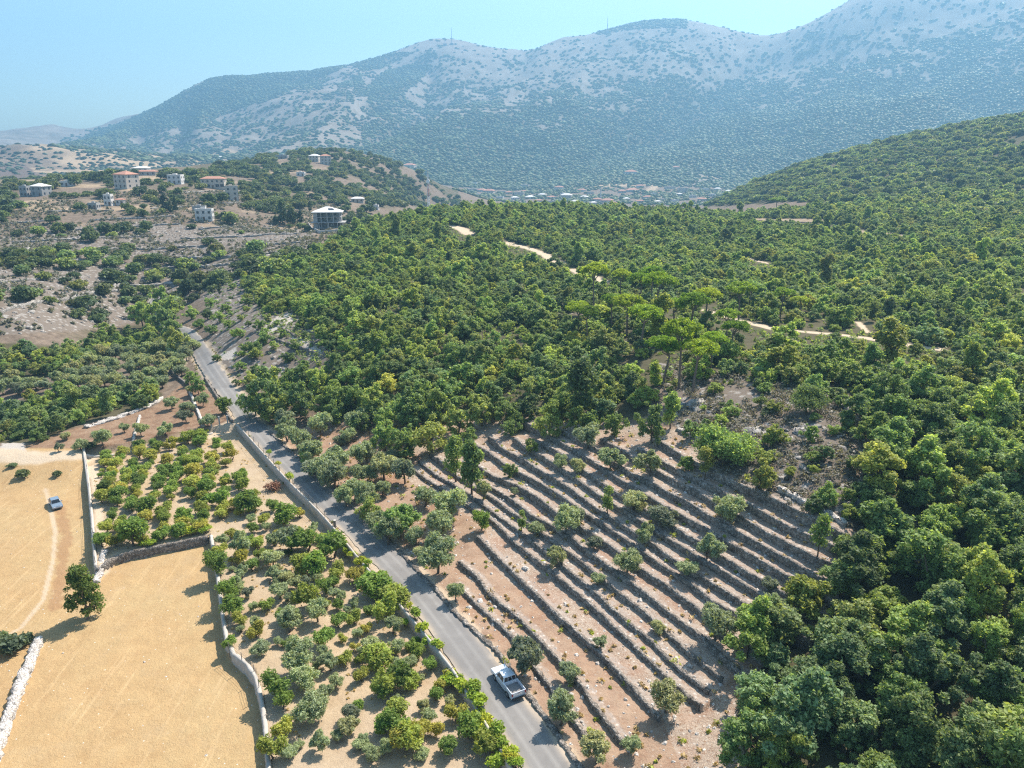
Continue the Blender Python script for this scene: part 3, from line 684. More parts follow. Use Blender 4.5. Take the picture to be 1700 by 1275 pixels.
# ------------------------------------------------------------------ plants: leaf clumps on limbs
def leaf_cloud(g, centers, radii, per, size, squash=.85, elong=1.0, up=.25, shell=(.55, 1.05)):
    """many small leaf faces spread through clumps round the given centres"""
    Vs = []; Fs = []; b = 0
    for c, r, n in zip(centers, radii, per):
        d = g.normal(size=(n, 3)); d /= np.linalg.norm(d, axis=1)[:, None]+1e-9
        d[:, 2] = np.where((d[:, 2] < -.45) & (g.random(n) < .7), -d[:, 2], d[:, 2])
        rad = r*(shell[0]+(shell[1]-shell[0])*g.random(n)**.6)
        rad *= 1+.3*np.sin(d[:, 0]*5+c[0]*3)*np.cos(d[:, 1]*6+c[1])+.18*g.normal(size=n)*(g.random(n) < .3)
        p = np.array(c)+d*rad[:, None]*np.array([1, 1, squash])
        nrm = d*.55+g.normal(size=(n, 3))*.75+np.array([0, 0, up]); nrm /= np.linalg.norm(nrm, axis=1)[:, None]
        t = np.cross(nrm, g.normal(size=(n, 3))); t /= np.linalg.norm(t, axis=1)[:, None]+1e-9
        u = np.cross(nrm, t); s = size*(.6+.8*g.random(n))[:, None]*.5
        t = t*s*elong; u = u*s
        q = np.stack([p-t, p-u*.8, p+t, p+u*.8], 1)
        Vs.append(q.reshape(-1, 3)); Fs.append(np.arange(n*4).reshape(n, 4)+b); b += n*4
    return np.concatenate(Vs), np.concatenate(Fs)
def limbs(g, base, tops, r0, spread=.15):
    mb = MB()
    fork = Vector(base[1]); mb.tube([base[0], (base[0][0]*.5+base[1][0]*.5+spread*.3, base[0][1]*.5+base[1][1]*.5, (base[0][2]+base[1][2])/2), base[1]], [r0*1.25, r0*.95, r0*.8], 6)
    for t_ in tops:
        mid = fork.lerp(Vector(t_), .5)+Vector(g.normal(size=3)*spread)
        mb.tube([fork, mid, t_], [r0*.6, r0*.4, r0*.14], 5)
    me = bpy.data.meshes.new('trunk'); me.from_pydata(mb.v, [], mb.f); me.update(); return me
def make_crown(kind, seed, W, Ht, leafn, size):
    """returns crown and trunk meshes for a plant W wide and Ht high (metres)"""
    g = np.random.default_rng(seed); R = W/2; up_ = .45; sh_ = (.45, 1.1)
    if kind == 'oak':                                   # bushy broadleaf: many small upright sprays, crown nearly to the ground
        n = 44; h = g.random(n)**.8; prof = np.sin(np.pi*np.clip(.22+h*.70, 0, 1))**.7; an = g.random(n)*6.28; q = .2+.8*g.random(n)**.5
        lob = 1+.34*np.sin(an*2+seed)+.26*np.sin(an*3+seed*2.3)
        c = np.stack([np.cos(an)*R*.85*prof*q*lob, np.sin(an)*R*.85*prof*q*lob, Ht*(.18+.74*h*(1+.18*np.sin(an*2+seed*1.7)))], 1); rad = R*(.10+.15*g.random(n)); sq = .9; el = 1.5; fork = .3; up_ = .75; sh_ = (.25, 1.15)
    elif kind == 'tall':
        n = 18; h = g.random(n); prof = np.sin(np.pi*np.clip(h*.85+.13, 0, 1))**.7
        an = g.random(n)*6.28; c = np.stack([np.cos(an)*R*.55*prof*g.random(n)**.4, np.sin(an)*R*.55*prof*g.random(n)**.4, Ht*(.25+.68*h)], 1); rad = R*(.25+.22*g.random(n)); sq = 1; el = 1.3; fork = .3
    elif kind == 'olive':
        n = 20; d = g.normal(size=(n, 3)); d /= np.linalg.norm(d, axis=1)[:, None]
        rr = .3+.5*g.random(n)
        c = np.stack([d[:, 0]*rr*R*1.1, d[:, 1]*rr*R*1.1, Ht*.56+d[:, 2]*rr*Ht*.42], 1); rad = R*(.16+.2*g.random(n)); sq = .9; el = 2.2; fork = .28
    elif kind == 'fruit':
        n = 14; an = g.random(n)*6.28; h = g.random(n)
        c = np.stack([np.cos(an)*R*.6*h**.5, np.sin(an)*R*.6*h**.5, Ht*(.3+.55*g.random(n))], 1); rad = R*(.22+.2*g.random(n)); sq = 1.05; el = 1.6; fork = .25
    elif kind == 'umbrella':
        n = 22; an = g.random(n)*6.28; q = g.random(n)**.5
        c = np.stack([np.cos(an)*R*.78*q, np.sin(an)*R*.78*q, Ht*(.86-.10*q**2+.03*g.random(n))], 1); rad = R*(.2+.14*g.random(n)); sq = .55; el = 1.5; fork = .58
    elif kind == 'cone':
        n = 60; h = g.random(n)**1.1; an = g.random(n)*6.28; pr = np.sin(np.clip(.24+h*.74, 0, 1)*np.pi)**.6
        q = g.random(n)**.5; c = np.stack([np.cos(an)*R*.8*pr*q, np.sin(an)*R*.8*pr*q, Ht*(.13+.79*h)], 1); rad = R*(.15+.15*g.random(n)); sq = .75; el = 1.7; fork = .22
    elif kind == 'bush':
        n = 12; d = g.normal(size=(n, 3)); d /= np.linalg.norm(d, axis=1)[:, None]; rr = .3+.4*g.random(n)
        c = np.stack([d[:, 0]*rr*R, d[:, 1]*rr*R, Ht*.42+np.abs(d[:, 2])*rr*Ht*.5-.1*Ht], 1); rad = R*(.28+.2*g.random(n)); sq = .8; el = 1.4; fork = .2
    w = rad**2; per = np.maximum(6, (leafn*w/w.sum())).astype(int)
    Vv, Ff = leaf_cloud(g, c, rad, per, size, sq, el, up_, sh_)
    tops = [tuple(c[i]) for i in g.choice(len(c), min(5 if leafn > 900 else 3, len(c)), replace=False)]
    tr = limbs(g, ((0, 0, -.4), (g.normal()*.05*W, g.normal()*.05*W, Ht*fork)), tops, W*.035 if kind != 'umbrella' else W*.03, W*.05)
    return Vv, Ff, tr
LIB = {}
def species(key, kind, leaf, bark, W, Ht, leafn, size, n, seed):
    L = []
    for i in range(n):
        g = np.random.default_rng(seed+i); w = W*(1+.12*g.normal()); h = Ht*(1+.1*g.normal())
        v, f, tr = make_crown(kind, seed+i*7, w, h, leafn, size)
        tr.materials.append(MATS[bark]); L.append((mesh_np(key+'_crown', v, f, leaf), tr, w, h))
    LIB[key] = L
species('oak_near', 'oak', 'leaf_oak', 'bark', 6.0, 5.6, 9500, .215, 5, 100)
species('oak', 'oak', 'leaf_oak', 'bark', 4.8, 4.5, 3600, .26, 6, 200)
species('tall', 'tall', 'leaf_oak', 'bark', 3.6, 6.0, 4200, .24, 3, 260)
species('young', 'tall', 'leaf_oak', 'bark', 2.6, 4.6, 1400, .2, 2, 290)
species('olive', 'olive', 'leaf_olive', 'bark', 4.2, 4.0, 6000, .15, 5, 300)
species('fruit', 'fruit', 'leaf_fruit', 'bark', 3.2, 3.0, 2800, .18, 5, 400)
species('umbrella', 'umbrella', 'leaf_pine', 'bark_pine', 9, 14, 9000, .28, 4, 500)
species('pine', 'cone', 'leaf_dense_pine', 'bark_pine', 5.6, 7.6, 6500, .22, 2, 550)
species('bush', 'bush', 'leaf_valley', 'bark', 5.5, 4.6, 1200, .55, 4, 600)
species('cypress', 'cone', 'leaf_dark', 'bark', 5, 12, 700, .8, 2, 650)
species('brush', 'bush', 'leaf_dead', 'bark', 4, 2.2, 900, .25, 1, 680)
species('vine', 'bush', 'leaf_vine', 'bark', 1.9, 1.6, 600, .2, 4, 690)
species('bigbush', 'bush', 'leaf_oak', 'bark', 7.5, 6.2, 14000, .22, 2, 720)

def plant(name, key, p, w_m, label, cat, group=None, var=None, hscale=1.0, rz=None, sink=.0, leaf=None):
    """one tree or shrub: an empty at its foot with its crown and trunk as children"""
    L = LIB[key]; i = int(rng.integers(len(L))) if var is None else var
    cm, tm, w, h = L[i]; s = w_m/w
    e = empty(name, (p[0], p[1], p[2]-sink), float(rng.random()*6.28) if rz is None else rz, label, cat, group)
    e.scale = (s, s, s*hscale)
    c = link('crown', cm, e); link('trunk', tm, e)
    if leaf:
        key2 = (cm.name, leaf)
        if key2 not in RECOLOUR:
            d = cm.copy(); d.materials.clear(); d.materials.append(MATS[leaf]); RECOLOUR[key2] = d
        c.data = RECOLOUR[key2]
    PLANTED.append((p[0], p[1], w_m/2)); return e
RECOLOUR = {}; PLANTED = []
def plants_px(name, key, items, label, cat, group, hs=1.0, zoff=0.0):
    for it in items:
        p = at(it[0], it[1], zoff); plant(name, key, p, px2m(it[2], p)*1.12, label, cat, group, hscale=hs*(1+.1*rng.normal()))

# --- single trees that can be told apart
def one(name, key, px, py, w, label, cat, hs=1.0, **kw):
    p = at(px, py); return plant(name, key, p, px2m(w, p), label, cat, hscale=hs, **kw)
one('pine_tree', 'pine', 145, 1028, 62, 'round dark green pine standing alone between the two golden fields', 'tree', 1.15, rz=.4)
one('olive_tree', 'olive', 868, 1118, 68, 'big olive tree leaning over the wall beside the white pickup', 'tree', 1.15)
one('olive_tree', 'olive', 928, 1203, 68, 'wide olive tree behind the white pickup, above the road wall', 'tree', 1.05)
one('olive_tree', 'olive', 942, 1132, 42, 'small olive between the two big olives near the white pickup', 'tree')
one('olive_tree', 'olive', 757, 998, 32, 'small olive tree on the lowest terrace by the road wall', 'tree', 1.2)
one('olive_tree', 'olive', 1188, 1063, 62, 'three lobed olive tree at the wood end of the terraces', 'tree', 1.1)
one('olive_tree', 'olive', 1105, 1183, 60, 'bushy olive tree at the lower end of the third and fourth terrace walls', 'tree', 1.0)
one('olive_tree', 'olive', 402, 922, 42, 'tall olive tree at the corner of the golden field and the orchard', 'tree', 1.3)
one('round_bush', 'bigbush', 1202, 772, 98, 'large round dark bush on the rocky slope at the top of the terraces', 'bush', 1.0)
one('round_bush', 'bigbush', 1340, 687, 74, 'round light green bush alone on the grey rocky slope', 'bush', .95)
one('oak_tree', 'oak_near', 1082, 736, 54, 'broadleaf tree at the top left corner of the terraces', 'tree', 1.2)
one('oak_tree', 'tall', 1113, 712, 36, 'dark upright tree beside the short white stone wall', 'tree')
one('oak_tree', 'oak', 1286, 740, 40, 'bright green small tree right of the large round dark bush', 'tree')
one('oak_tree', 'oak', 1263, 814, 46, 'light green small tree above the top terrace wall', 'tree', 1.1)
one('young_tree', 'young', 1357, 925, 40, 'thin sparse young tree on the upper terraces near the wood', 'tree', 1.1)
one('young_tree', 'young', 1169, 796, 32, 'bright young tree just below the large round dark bush', 'tree')
one('young_tree', 'young', 1009, 852, 28, 'slim bright young tree in the middle of the terraces', 'tree', 1.1)
one('young_tree', 'young', 866, 882, 20, 'narrow upright young tree on the lower terraces', 'tree', 1.2)
one('oak_tree', 'tall', 783, 822, 50, 'tall open broadleaf tree at the left end of the terraces', 'tree', 1.1)
one('oak_tree', 'tall', 757, 800, 46, 'tall open broadleaf tree left behind another at the terraces end', 'tree', 1.1)
one('oak_tree', 'oak_near', 662, 892, 72, 'bright yellow green tree overhanging the road wall', 'tree', .95)
one('oak_tree', 'oak', 615, 868, 40, 'smaller light green tree beside the bright yellow green tree', 'tree', 1.2)
one('fruit_tree', 'fruit', 800, 878, 36, 'yellow leaved small tree at the lower left of the terraces', 'tree')
one('fruit_tree', 'fruit', 222, 906, 54, 'dense bright green tree at the foot of the fruit orchard', 'tree', .9)
one('fruit_tree', 'fruit', 372, 686, 32, 'pale green tree hanging over the road near the gate', 'tree', 1.0)
one('brush_heap', 'brush', 453, 812, 36, 'reddish brown heap of dead brushwood beside the concrete road wall', 'brushwood', .7)
p = at(365, 490); plant('cypress_tree', 'cypress', p, 1.5, 'thin dark cypress alone on the pale slope above the road bend', 'tree', hscale=1.3)

# --- olives on the terraces
OL_T = [(1079,791,48),(1013,778,40),(975,745,40),(958,785,28),(1051,846,44),(1098,875,50),(1211,865,56),(1176,926,45),(1142,956,38),(1072,905,36),(1041,949,46),(986,912,28),
        (956,868,30),(1276,982,28),(992,971,26),(803,829,28),(890,890,32),(922,940,34),(940,882,50),(1091,1051,26),(997,1075,22),(854,822,14),(1030,775,24),(1060,850,26),(930,780,24)]
plants_px('olive_tree', 'olive', OL_T, 'grey green olive tree standing on the upper stone terraces', 'tree', 'olive trees on the terraces')
OL_R = [(525,792,42),(540,802,44),(495,747,38),(575,842,36),(590,832,40),(625,886,40),(645,905,44),(520,770,40),(560,785,44),(610,850,40),(470,712,34),(638,796,46),(672,803,40),(635,824,26),(706,841,42),(750,864,58),(732,897,52),(727,952,60),(610,768,30),(479,733,42),(533,724,42),(510,757,34),(555,812,58),(597,803,30),(600,773,36),(636,824,26),
        (592,714,34),(580,735,30),(545,775,24),(655,770,30),(990,1266,52),(1048,1250,34),(690,905,36),(700,930,30),(615,800,30),(565,740,24)]
plants_px('olive_tree', 'olive', OL_R, 'grey green olive tree on red soil beside the asphalt road', 'tree', 'olive trees along the road', 1.05)
OL_O = [(442,881,16),(453,941,36),(406,943,14),(455,961,28),(484,912,42),(404,960,28),(465,994,34),(413,993,20),(425,1048,26),(432,1087,32),(422,1016,18),(479,1049,48),(528,1032,40),
        (498,1115,52),(547,1115,36),(505,1143,50),(516,1197,58),(559,1141,24),(582,1197,32),(531,1244,34),(599,1244,28),(566,997,20),(578,1022,18),(594,1060,20),(653,1051,30),(660,1084,30),
        (681,1108,26),(613,1087,36),(620,1264,26),(614,1256,26),(713,1200,28),(699,1134,16),(604,1237,20),(590,1010,20),(640,1250,26),(700,1260,26),(560,1230,22),(480,1260,30)]
plants_px('olive_tree', 'olive', OL_O, 'small grey green olive tree on pale dirt in the lower orchard', 'tree', 'olive trees of the lower orchard')
OL_U = [(134,747,26),(172,743,30),(207,718,17),(235,724,22),(278,726,28),(309,701,24),(286,679,24),(345,707,26),(111,730,20),(312,685,24),(98,749,16),(337,674,22),(320,655,18),(300,690,14)]
plants_px('olive_tree', 'olive', OL_U, 'grey green olive tree on red soil in the small walled upper plots', 'tree', 'olive trees of the upper plots')
g2 = np.random.default_rng(5); pts = []
POL = [(150,600),(200,590),(330,572),(318,605),(290,640),(225,660),(150,650),(90,650),(0,660),(20,640),(110,630)]
while len(pts) < 55:
    q = (g2.uniform(0, 335), g2.uniform(570, 662))
    if inpoly(*[np.array([v]) for v in q], POL)[0] and all(math.hypot(q[0]-r_[0], (q[1]-r_[1])*2) > 15 for r_ in pts): pts.append(q)
plants_px('olive_tree', 'olive', [(a, b, 26) for a, b in pts], 'grey olive tree in the dense grove left of the road bend', 'tree', 'olive trees of the left grove')

# --- fruit shrubs of the orchards
FR = [(460,1157,50),(470,1178,36),(472,1220,38),(455,1258,46),(387,1023,38),(399,1039,28),(378,995,38),(382,1072,26),(512,1014,50),(538,1075,40),(625,1108,56),(637,1155,46),(665,1142,50),(660,1197,46),(676,1244,56),
      (618,992,62),(653,1005,52),(554,928,58),(507,918,56),(472,869,46),(502,952,46),(526,954,42),(413,850,42),(368,921,28),(363,952,42),(713,1112,28),(732,1148,26),(758,1197,38),(779,1226,50),(746,1251,38),
      (678,1246,50),(659,1221,50),(633,1158,42),(678,1146,42),(722,1221,30),(689,1072,18),(812,1255,54),(700,1225,34),(640,1215,40),(600,1130,30),(560,960,36),(590,965,36),(640,1030,46),(690,1090,30),(540,985,30),(610,1050,22)]
plants_px('fruit_tree', 'fruit', FR, 'leafy green fruit shrub on pale dirt between the olives of the lower orchard', 'fruit tree', 'fruit shrubs of the lower orchard', .85)
P_LO = castline([(360,900),(420,850),(450,835),(500,850),(550,900),(610,960),(700,1080),(790,1200),(830,1290),(460,1290),(450,1200),(435,1120),(390,1080),(375,1010)], -1.3)
xy = np.array(P_LO); fill = []
while len(fill) < 75:
    q = (g2.uniform(*np.percentile(xy[:, 0], (0, 100))), g2.uniform(*np.percentile(xy[:, 1], (0, 100))))
    if sdist(np.array([q[0]]), np.array([q[1]]), P_LO)[0] > .8 and all(math.hypot(q[0]-a_, q[1]-b_) > .6*(1.0+c_) for a_, b_, c_ in PLANTED): 
        w = g2.uniform(1.2, 2.6); fl = g2.random() < .5; fill.append(q)
        if fl: plant('olive_tree', 'olive', (q[0], q[1], hz(*q)), w, 'small grey green olive tree on pale dirt in the lower orchard', 'tree', 'olive trees of the lower orchard')
        else: plant('fruit_tree', 'fruit', (q[0], q[1], hz(*q)), w*1.1, 'leafy green fruit shrub on pale dirt between the olives of the lower orchard', 'fruit tree', 'fruit shrubs of the lower orchard', hscale=.8)
P_UP = castline([(156,765),(215,749),(345,722),(372,738),(395,765),(420,805),(447,838),(400,866),(350,884),(230,912),(165,928)], -1.3)
rows = []
ax = np.array(P_UP[3])-np.array(P_UP[8]); ax /= np.hypot(*ax); bx = np.array([ax[1], -ax[0]]); c0 = np.mean(P_UP, 0)
for i in range(-18, 19):
    for j in range(-12, 13):
        q = c0+ax*(i*2.5+g2.normal()*.35)+bx*(j*2.95+g2.normal()*.3)
        if sdist(np.array([q[0]]), np.array([q[1]]), P_UP)[0] > .4 and g2.random() < .88: rows.append(q)
for q in rows:
    w = float(np.clip(g2.normal(2.8, .7), 1.1, 4.2))
    plant('fruit_tree', 'fruit', (q[0], q[1], hz(*q)), w, 'fruit shrub in the close rows of the upper orchard', 'fruit tree', 'fruit shrubs of the upper orchard', hscale=.7+.15*g2.random())
plants_px('round_bush', 'bush', [(20,1082,40),(40,1068,30),(3,1070,30)], 'green bush behind the white dry stone wall of the golden field', 'bush', 'bushes behind the white field wall', .8)
plants_px('round_bush', 'bush', [(38,792,22),(20,775,16),(150,745,18),(95,790,14)], 'low dark bush at the track end of the golden field', 'bush', 'bushes at the end of the golden field', .7)
# --- vines on the walls
def vines(line, n, w, label, group, up=.25):
    L = castline(line, .2); L = densify(L, .3)
    for k in range(n):
        q = L[int(k*(len(L)-1)/max(1, n-1))]; q = (q[0]+g2.normal()*.35, q[1]+g2.normal()*.35)
        plant('grape_vine', 'vine', (q[0], q[1], hz(*q)+up), w*(.75+.5*g2.random()), label, 'vine', group, hscale=.9)
vines([(446,757),(462,775),(484,800)], 3, 1.7, 'yellow green vine tuft on top of the concrete road wall', 'vine tufts on the concrete wall', .6)
vines([(558,885),(585,920),(604,940)], 9, 1.8, 'yellow green grape vine trailing over the concrete road wall', 'vines on the concrete road wall', .5)
vines([(606,942),(650,990),(690,1036),(730,1080)], 17, 1.6, 'yellow green grape vine trailing over the concrete road wall', 'vines on the concrete road wall', .4)
vines([(745,1112),(775,1150),(800,1192),(830,1240),(852,1275)], 24, 2.2, 'thick grape vine covering the lower end of the concrete road wall', 'thick vines on the road wall', .3)
vines([(238,893),(260,886)], 4, 1.8, 'low bright vine at the foot of the fruit orchard', 'vines at the orchard foot', .2)
vines([(295,880),(345,868)], 8, 1.9, 'low bright vine at the foot of the fruit orchard', 'vines at the orchard foot', .2)
vines([(302,725),(338,712)], 6, 1.5, 'bright vine on the pale upper wall of the fruit orchard', 'vines on the upper orchard wall', .4)
# --- stone pines
UP = [(1100,640,58),(1127,645,56),(1150,655,62),(1218,595,44),(1180,620,40),(1205,575,36),(1063,590,56),(1040,560,48),(1015,545,40),(985,520,40),(960,560,42),(975,570,36),(1120,560,46),(1090,540,50),(1145,560,50),(1170,545,44),(1225,545,44),(1243,515,26),
      (1295,530,36),(1325,525,28),(1060,510,40),(1030,500,30),(1080,505,36),(1290,350,26),(285,530,18),(272,528,16),(306,480,16)]
for px, py, w in UP:
    p = at(px, py); far = py < 400
    lab = ('dark flat topped pine standing clear of the right hand wood' if far else 'small pine beside the far bend of the road' if px < 400 else 'umbrella pine with flat bright green crown and bare grey trunk')
    plant('stone_pine', 'umbrella', p, px2m(w, p)*1.15, lab, 'tree', 'umbrella pines in the middle of the wood' if 400 < px and not far else ('pines by the far road bend' if px < 400 else None), hscale=.62 if far or px < 400 else .9 if py < 590 and px > 1190 else 1.08)
# --- roadside broadleaf trees
BR = [(600,715,44),(640,725,40),(690,718,50),(730,712,46),(760,722,44),(800,707,44),(840,702,44),(880,692,40),(920,700,40),(560,705,40),(780,742,28),(820,690,46),(740,690,48),(700,692,48),(665,700,44),(625,700,40),(860,715,26),(480,660,46),(505,650,44),(455,660,40),(530,655,44),(441,697,62),(462,702,46),(500,692,48),(512,773,28),(718,750,62),(672,760,52),(640,748,42),(848,724,32),(882,752,28),(847,792,24),(913,728,46),(955,717,30),(1138,780,26),(1430,948,44),(1375,842,36),(1368,842,30),(1460,908,80),
      (560,690,46),(590,680,44),(620,690,40),(470,680,40),(425,690,34),(540,695,36),(690,700,46),(980,720,34),(1344,735,24),(1310,790,22),(1020,725,40)]
plants_px('oak_tree', 'oak', BR, 'green broadleaf tree at the lower edge of the wood', 'tree', 'broadleaf trees at the wood edge', 1.1)
for k in range(60):
    q = (g2.uniform(1090, 1440), g2.uniform(620, 870))
    if not inpoly(*[np.array([v_]) for v_ in q], ROCKY_BUSH)[0]: continue
    p = at(*q); plant('oak_shrub', 'oak', p, g2.uniform(1.2, 3.6), 'green bush among the grey rocks above the terraces', 'bush', 'bushes among the rocks above the terraces', hscale=.8, leaf=[None, 'leaf_far', 'leaf_bright'][int(g2.integers(0, 3))])
BF = [(275,553,36),(290,557,32),(258,548,28),(238,545,32),(288,530,28),(268,522,28),(240,524,26),(228,530,28),(300,590,30),(288,575,30),(318,640,24),(330,655,20)]
plants_px('oak_tree', 'oak', BF, 'green broadleaf tree crowding the far bends of the asphalt road', 'tree', 'trees by the far road bends', 1.1)
for k in range(46):
    q = (g2.uniform(350, 520), g2.uniform(450, 650))
    if not inpoly(*[np.array([v_]) for v_ in q], [(345,480),(430,440),(500,470),(535,600),(520,650),(440,650),(395,610)])[0]: continue
    p = at(*q); w = g2.uniform(2, 4.2)
    if polydist(np.array([p[0]]), np.array([p[1]]), ROAD)[0] > 4.5: plant('oak_shrub', 'oak', p, w, 'small green bush on the pale rocky slope above the road', 'bush', 'bushes on the slope above the road', hscale=.8)
for k, (px, py, w) in enumerate([(398,560,26),(360,600,18),(380,545,22),(352,555,24),(400,615,22),(415,640,26),(392,640,14),(420,590,36),(425,596,24),(440,560,20),(375,520,22),(345,530,26),(330,545,26),(318,530,24),(350,510,22),(365,535,22),
        (470,560,14),(500,525,16),(480,600,24),(455,580,18),(505,560,16),(520,545,20),(410,500,18),(430,480,20),(385,480,16),(440,500,16),(460,510,18),(475,495,20)]):
    p = at(px, py); plant('oak_shrub', 'oak', p, px2m(w, p), 'small green bush on the pale rocky slope above the road', 'bush', 'bushes on the slope above the road', hscale=.85)

# ------------------------------------------------------------------ the woods: nearest trees one by one, the rest as one mass per wood
def scatter(poly, r0, r1, spacing, keep=None, jitter=1.0, seed=1, mask=None):
    """points at about the given spacing on the ground inside an outline traced in the photo (world points with depth limits)"""
    g = np.random.default_rng(seed); xs = [p[0] for p in poly]
    A0 = float(ray(min(xs), 500)[0])-.05; A1 = float(ray(max(xs), 500)[0])+.05
    xm = r1*math.sin(A0) if A0 < 0 else 0; xM = r1*math.sin(A1) if A1 > 0 else 0
    x = np.arange(xm-10, xM+10, spacing); y = np.arange(r0*.55, r1, spacing*.87)
    X, Y = np.meshgrid(x, y); X = X+(np.arange(len(y)) % 2)[:, None]*spacing*.5
    X = (X+g.uniform(-.42, .42, X.shape)*spacing*jitter).ravel(); Y = (Y+g.uniform(-.42, .42, Y.shape)*spacing*jitter).ravel()
    r = np.hypot(X, Y); k = (r > r0) & (r < r1); X = X[k]; Y = Y[k]
    Zp = H(X, Y); px, py, d = project(X, Y, Zp)
    k = inpoly(px, py, poly) & (px > -250) & (px < 1950)
    if mask is not None: k &= g.random(len(X)) < mask(px, py, X, Y)
    return np.stack([X[k], Y[k], Zp[k]], -1)
ROCKY = [(1095,640),(1200,655),(1300,650),(1400,690),(1440,740),(1400,860),(1330,850),(1200,790),(1120,715)]
def clear_paths(px, py, X, Y, low=False):
    w = np.ones(len(X))
    for l, pw_ in PATHXY: w *= polydist(X, Y, l) > pw_+1.4
    ux, uy = X/np.hypot(X, Y), Y/np.hypot(X, Y)
    for d_ in (4, 8, 12, 17, 22):
        for l, pw_ in ([] if low else PATHXY[:6]): w *= np.where(polydist(X+ux*d_, Y+uy*d_, l) < pw_+1.2, .15, 1)
    w *= polydist(X, Y, ROAD) > 4.2
    w *= ~inpoly(px, py, ROCKY)
    w *= np.where(inpoly(px, py, [(1000,480),(1260,480),(1260,640),(1060,665),(1020,600)]), .55, 1)
    w *= ~inpoly(px, py, [(1210,362),(1370,364),(1380,372),(1520,392),(1500,397),(1300,376),(1215,368)])
    w *= np.where(inpoly(px, py, [(800,450),(860,470),(1000,520),(960,540),(850,500)]), .35, 1)
    w *= np.where(inpoly(px, py, [(1225,520),(1370,505),(1430,540),(1400,560),(1240,550)]), .45, 1)
    return w
P1 = scatter(W_NEAR, 40, 170, 4.2, seed=11, mask=clear_paths)
P2 = scatter(W_MAIN, 95, 560, 3.15, seed=12, mask=lambda px, py, X, Y: clear_paths(px, py, X, Y)*(.55+.42*smooth(.34, .5, .5+fbm(X/16, Y/16, 23, 3))))
P3 = scatter(W_LEFT, 150, 300, 4.0, seed=13, mask=clear_paths)
P4 = scatter(W_LEFT2, 110, 220, 3.7, seed=14, mask=clear_paths)
allp = np.concatenate([P1, P4, P3, P2]); src = np.concatenate([np.zeros(len(P1)), np.ones(len(P4)), np.full(len(P3), 2), np.full(len(P2), 3)])
px, py, dep = project(*allp.T)
ok = (px > -60) & (px < 1760) & (py < 1400)
order = [i for i in np.argsort(dep) if ok[i]]
LAB = [('broadleaf tree in the leafy wood at the end of the terraces', 'trees of the near wood'), ('broadleaf tree in the small wood above the upper olive plots', 'trees of the small left wood'),
       ('broadleaf tree in the wood along the left valley edge', 'trees of the left valley wood'), ('broadleaf tree in the dense wood on the central hill', 'trees of the central wood')]
single = set(order[:255])
for i in order[:255]:
    s = int(src[i]); key = 'oak_near' if s == 0 and dep[i] < 125 else ('oak' if rng.random() < .97 else 'tall')
    w = float(np.clip(rng.normal(6.0 if s == 0 else 4.4, 1.2), 2.6, 9))
    plant('oak_tree', key, tuple(allp[i]), w, LAB[s][0], 'tree', LAB[s][1], hscale=.72+.3*rng.random(), sink=.2, leaf=[None, None, None, 'leaf_far', 'leaf_bright', 'leaf_blue'][int(np.clip((.5+1.3*float(fbm(allp[i:i+1, 0]/22, allp[i:i+1, 1]/22, 19, 3)[0])+rng.normal()*.22)*6, 0, 5.9))])

def instancer(name, pts, scales, variants, meshes, label=None):
    """one object that repeats given crowns over the points (geometry nodes); kind stuff"""
    me = bpy.data.meshes.new(name); n = len(pts)
    me.vertices.add(n); me.vertices.foreach_set('co', np.asarray(pts, np.float32).ravel())
    for nm, ty, dat in (('rot', 'FLOAT', rng.random(n)*6.28), ('var', 'INT', variants)):
        a = me.attributes.new(nm, ty, 'POINT'); a.data.foreach_set('value', np.asarray(dat, np.int32 if ty == 'INT' else np.float32))
    a = me.attributes.new('size', 'FLOAT_VECTOR', 'POINT'); a.data.foreach_set('vector', np.asarray(scales, np.float32).ravel())
    o = link(name, me); ng = bpy.data.node_groups.new(name, 'GeometryNodeTree')
    ng.interface.new_socket('Geometry', in_out='INPUT', socket_type='NodeSocketGeometry'); ng.interface.new_socket('Geometry', in_out='OUTPUT', socket_type='NodeSocketGeometry')
    N = ng.nodes; L = ng.links; gi = N.new('NodeGroupInput'); go = N.new('NodeGroupOutput'); jn = N.new('GeometryNodeJoinGeometry')
    def att(nm, ty):
        q = N.new('GeometryNodeInputNamedAttribute'); q.data_type = ty; q.inputs['Name'].default_value = nm
        return [x for x in q.outputs if x.enabled and x.name == 'Attribute'][0]
    cx = N.new('ShaderNodeCombineXYZ'); L.new(att('rot', 'FLOAT'), cx.inputs[2])
    sc = att('size', 'FLOAT_VECTOR'); vr = att('var', 'INT')
    for k, src_o in enumerate(meshes):
        oi = N.new('GeometryNodeObjectInfo'); oi.inputs['Object'].default_value = src_o; oi.transform_space = 'ORIGINAL'
        cmp = N.new('FunctionNodeCompare'); cmp.data_type = 'INT'; cmp.operation = 'EQUAL'
        ins = [x for x in cmp.inputs if x.enabled]; L.new(vr, ins[0]); ins[1].default_value = k
        ip = N.new('GeometryNodeInstanceOnPoints'); L.new(gi.outputs[0], ip.inputs['Points']); L.new(cmp.outputs[0], ip.inputs['Selection'])
        L.new(oi.outputs['Geometry'], ip.inputs['Instance']); L.new(cx.outputs[0], ip.inputs['Rotation']); L.new(sc, ip.inputs['Scale']); L.new(ip.outputs[0], jn.inputs[0])
    L.new(jn.outputs[0], go.inputs[0])
    md = o.modifiers.new('repeat', 'NODES'); md.node_group = ng
    return tag(o, label, kind='stuff')
def crown_objs(key):
    """for each variant of a species, a crown that already stands in the scene (the source of the repeats)"""
    res = []
    for cm, *_ in LIB[key]:
        for o in COL.objects:
            if o.name.startswith('crown') and o.data == cm: res.append(o); break
    return res
OAK = []; BASEW = []; OAKLEAF = []
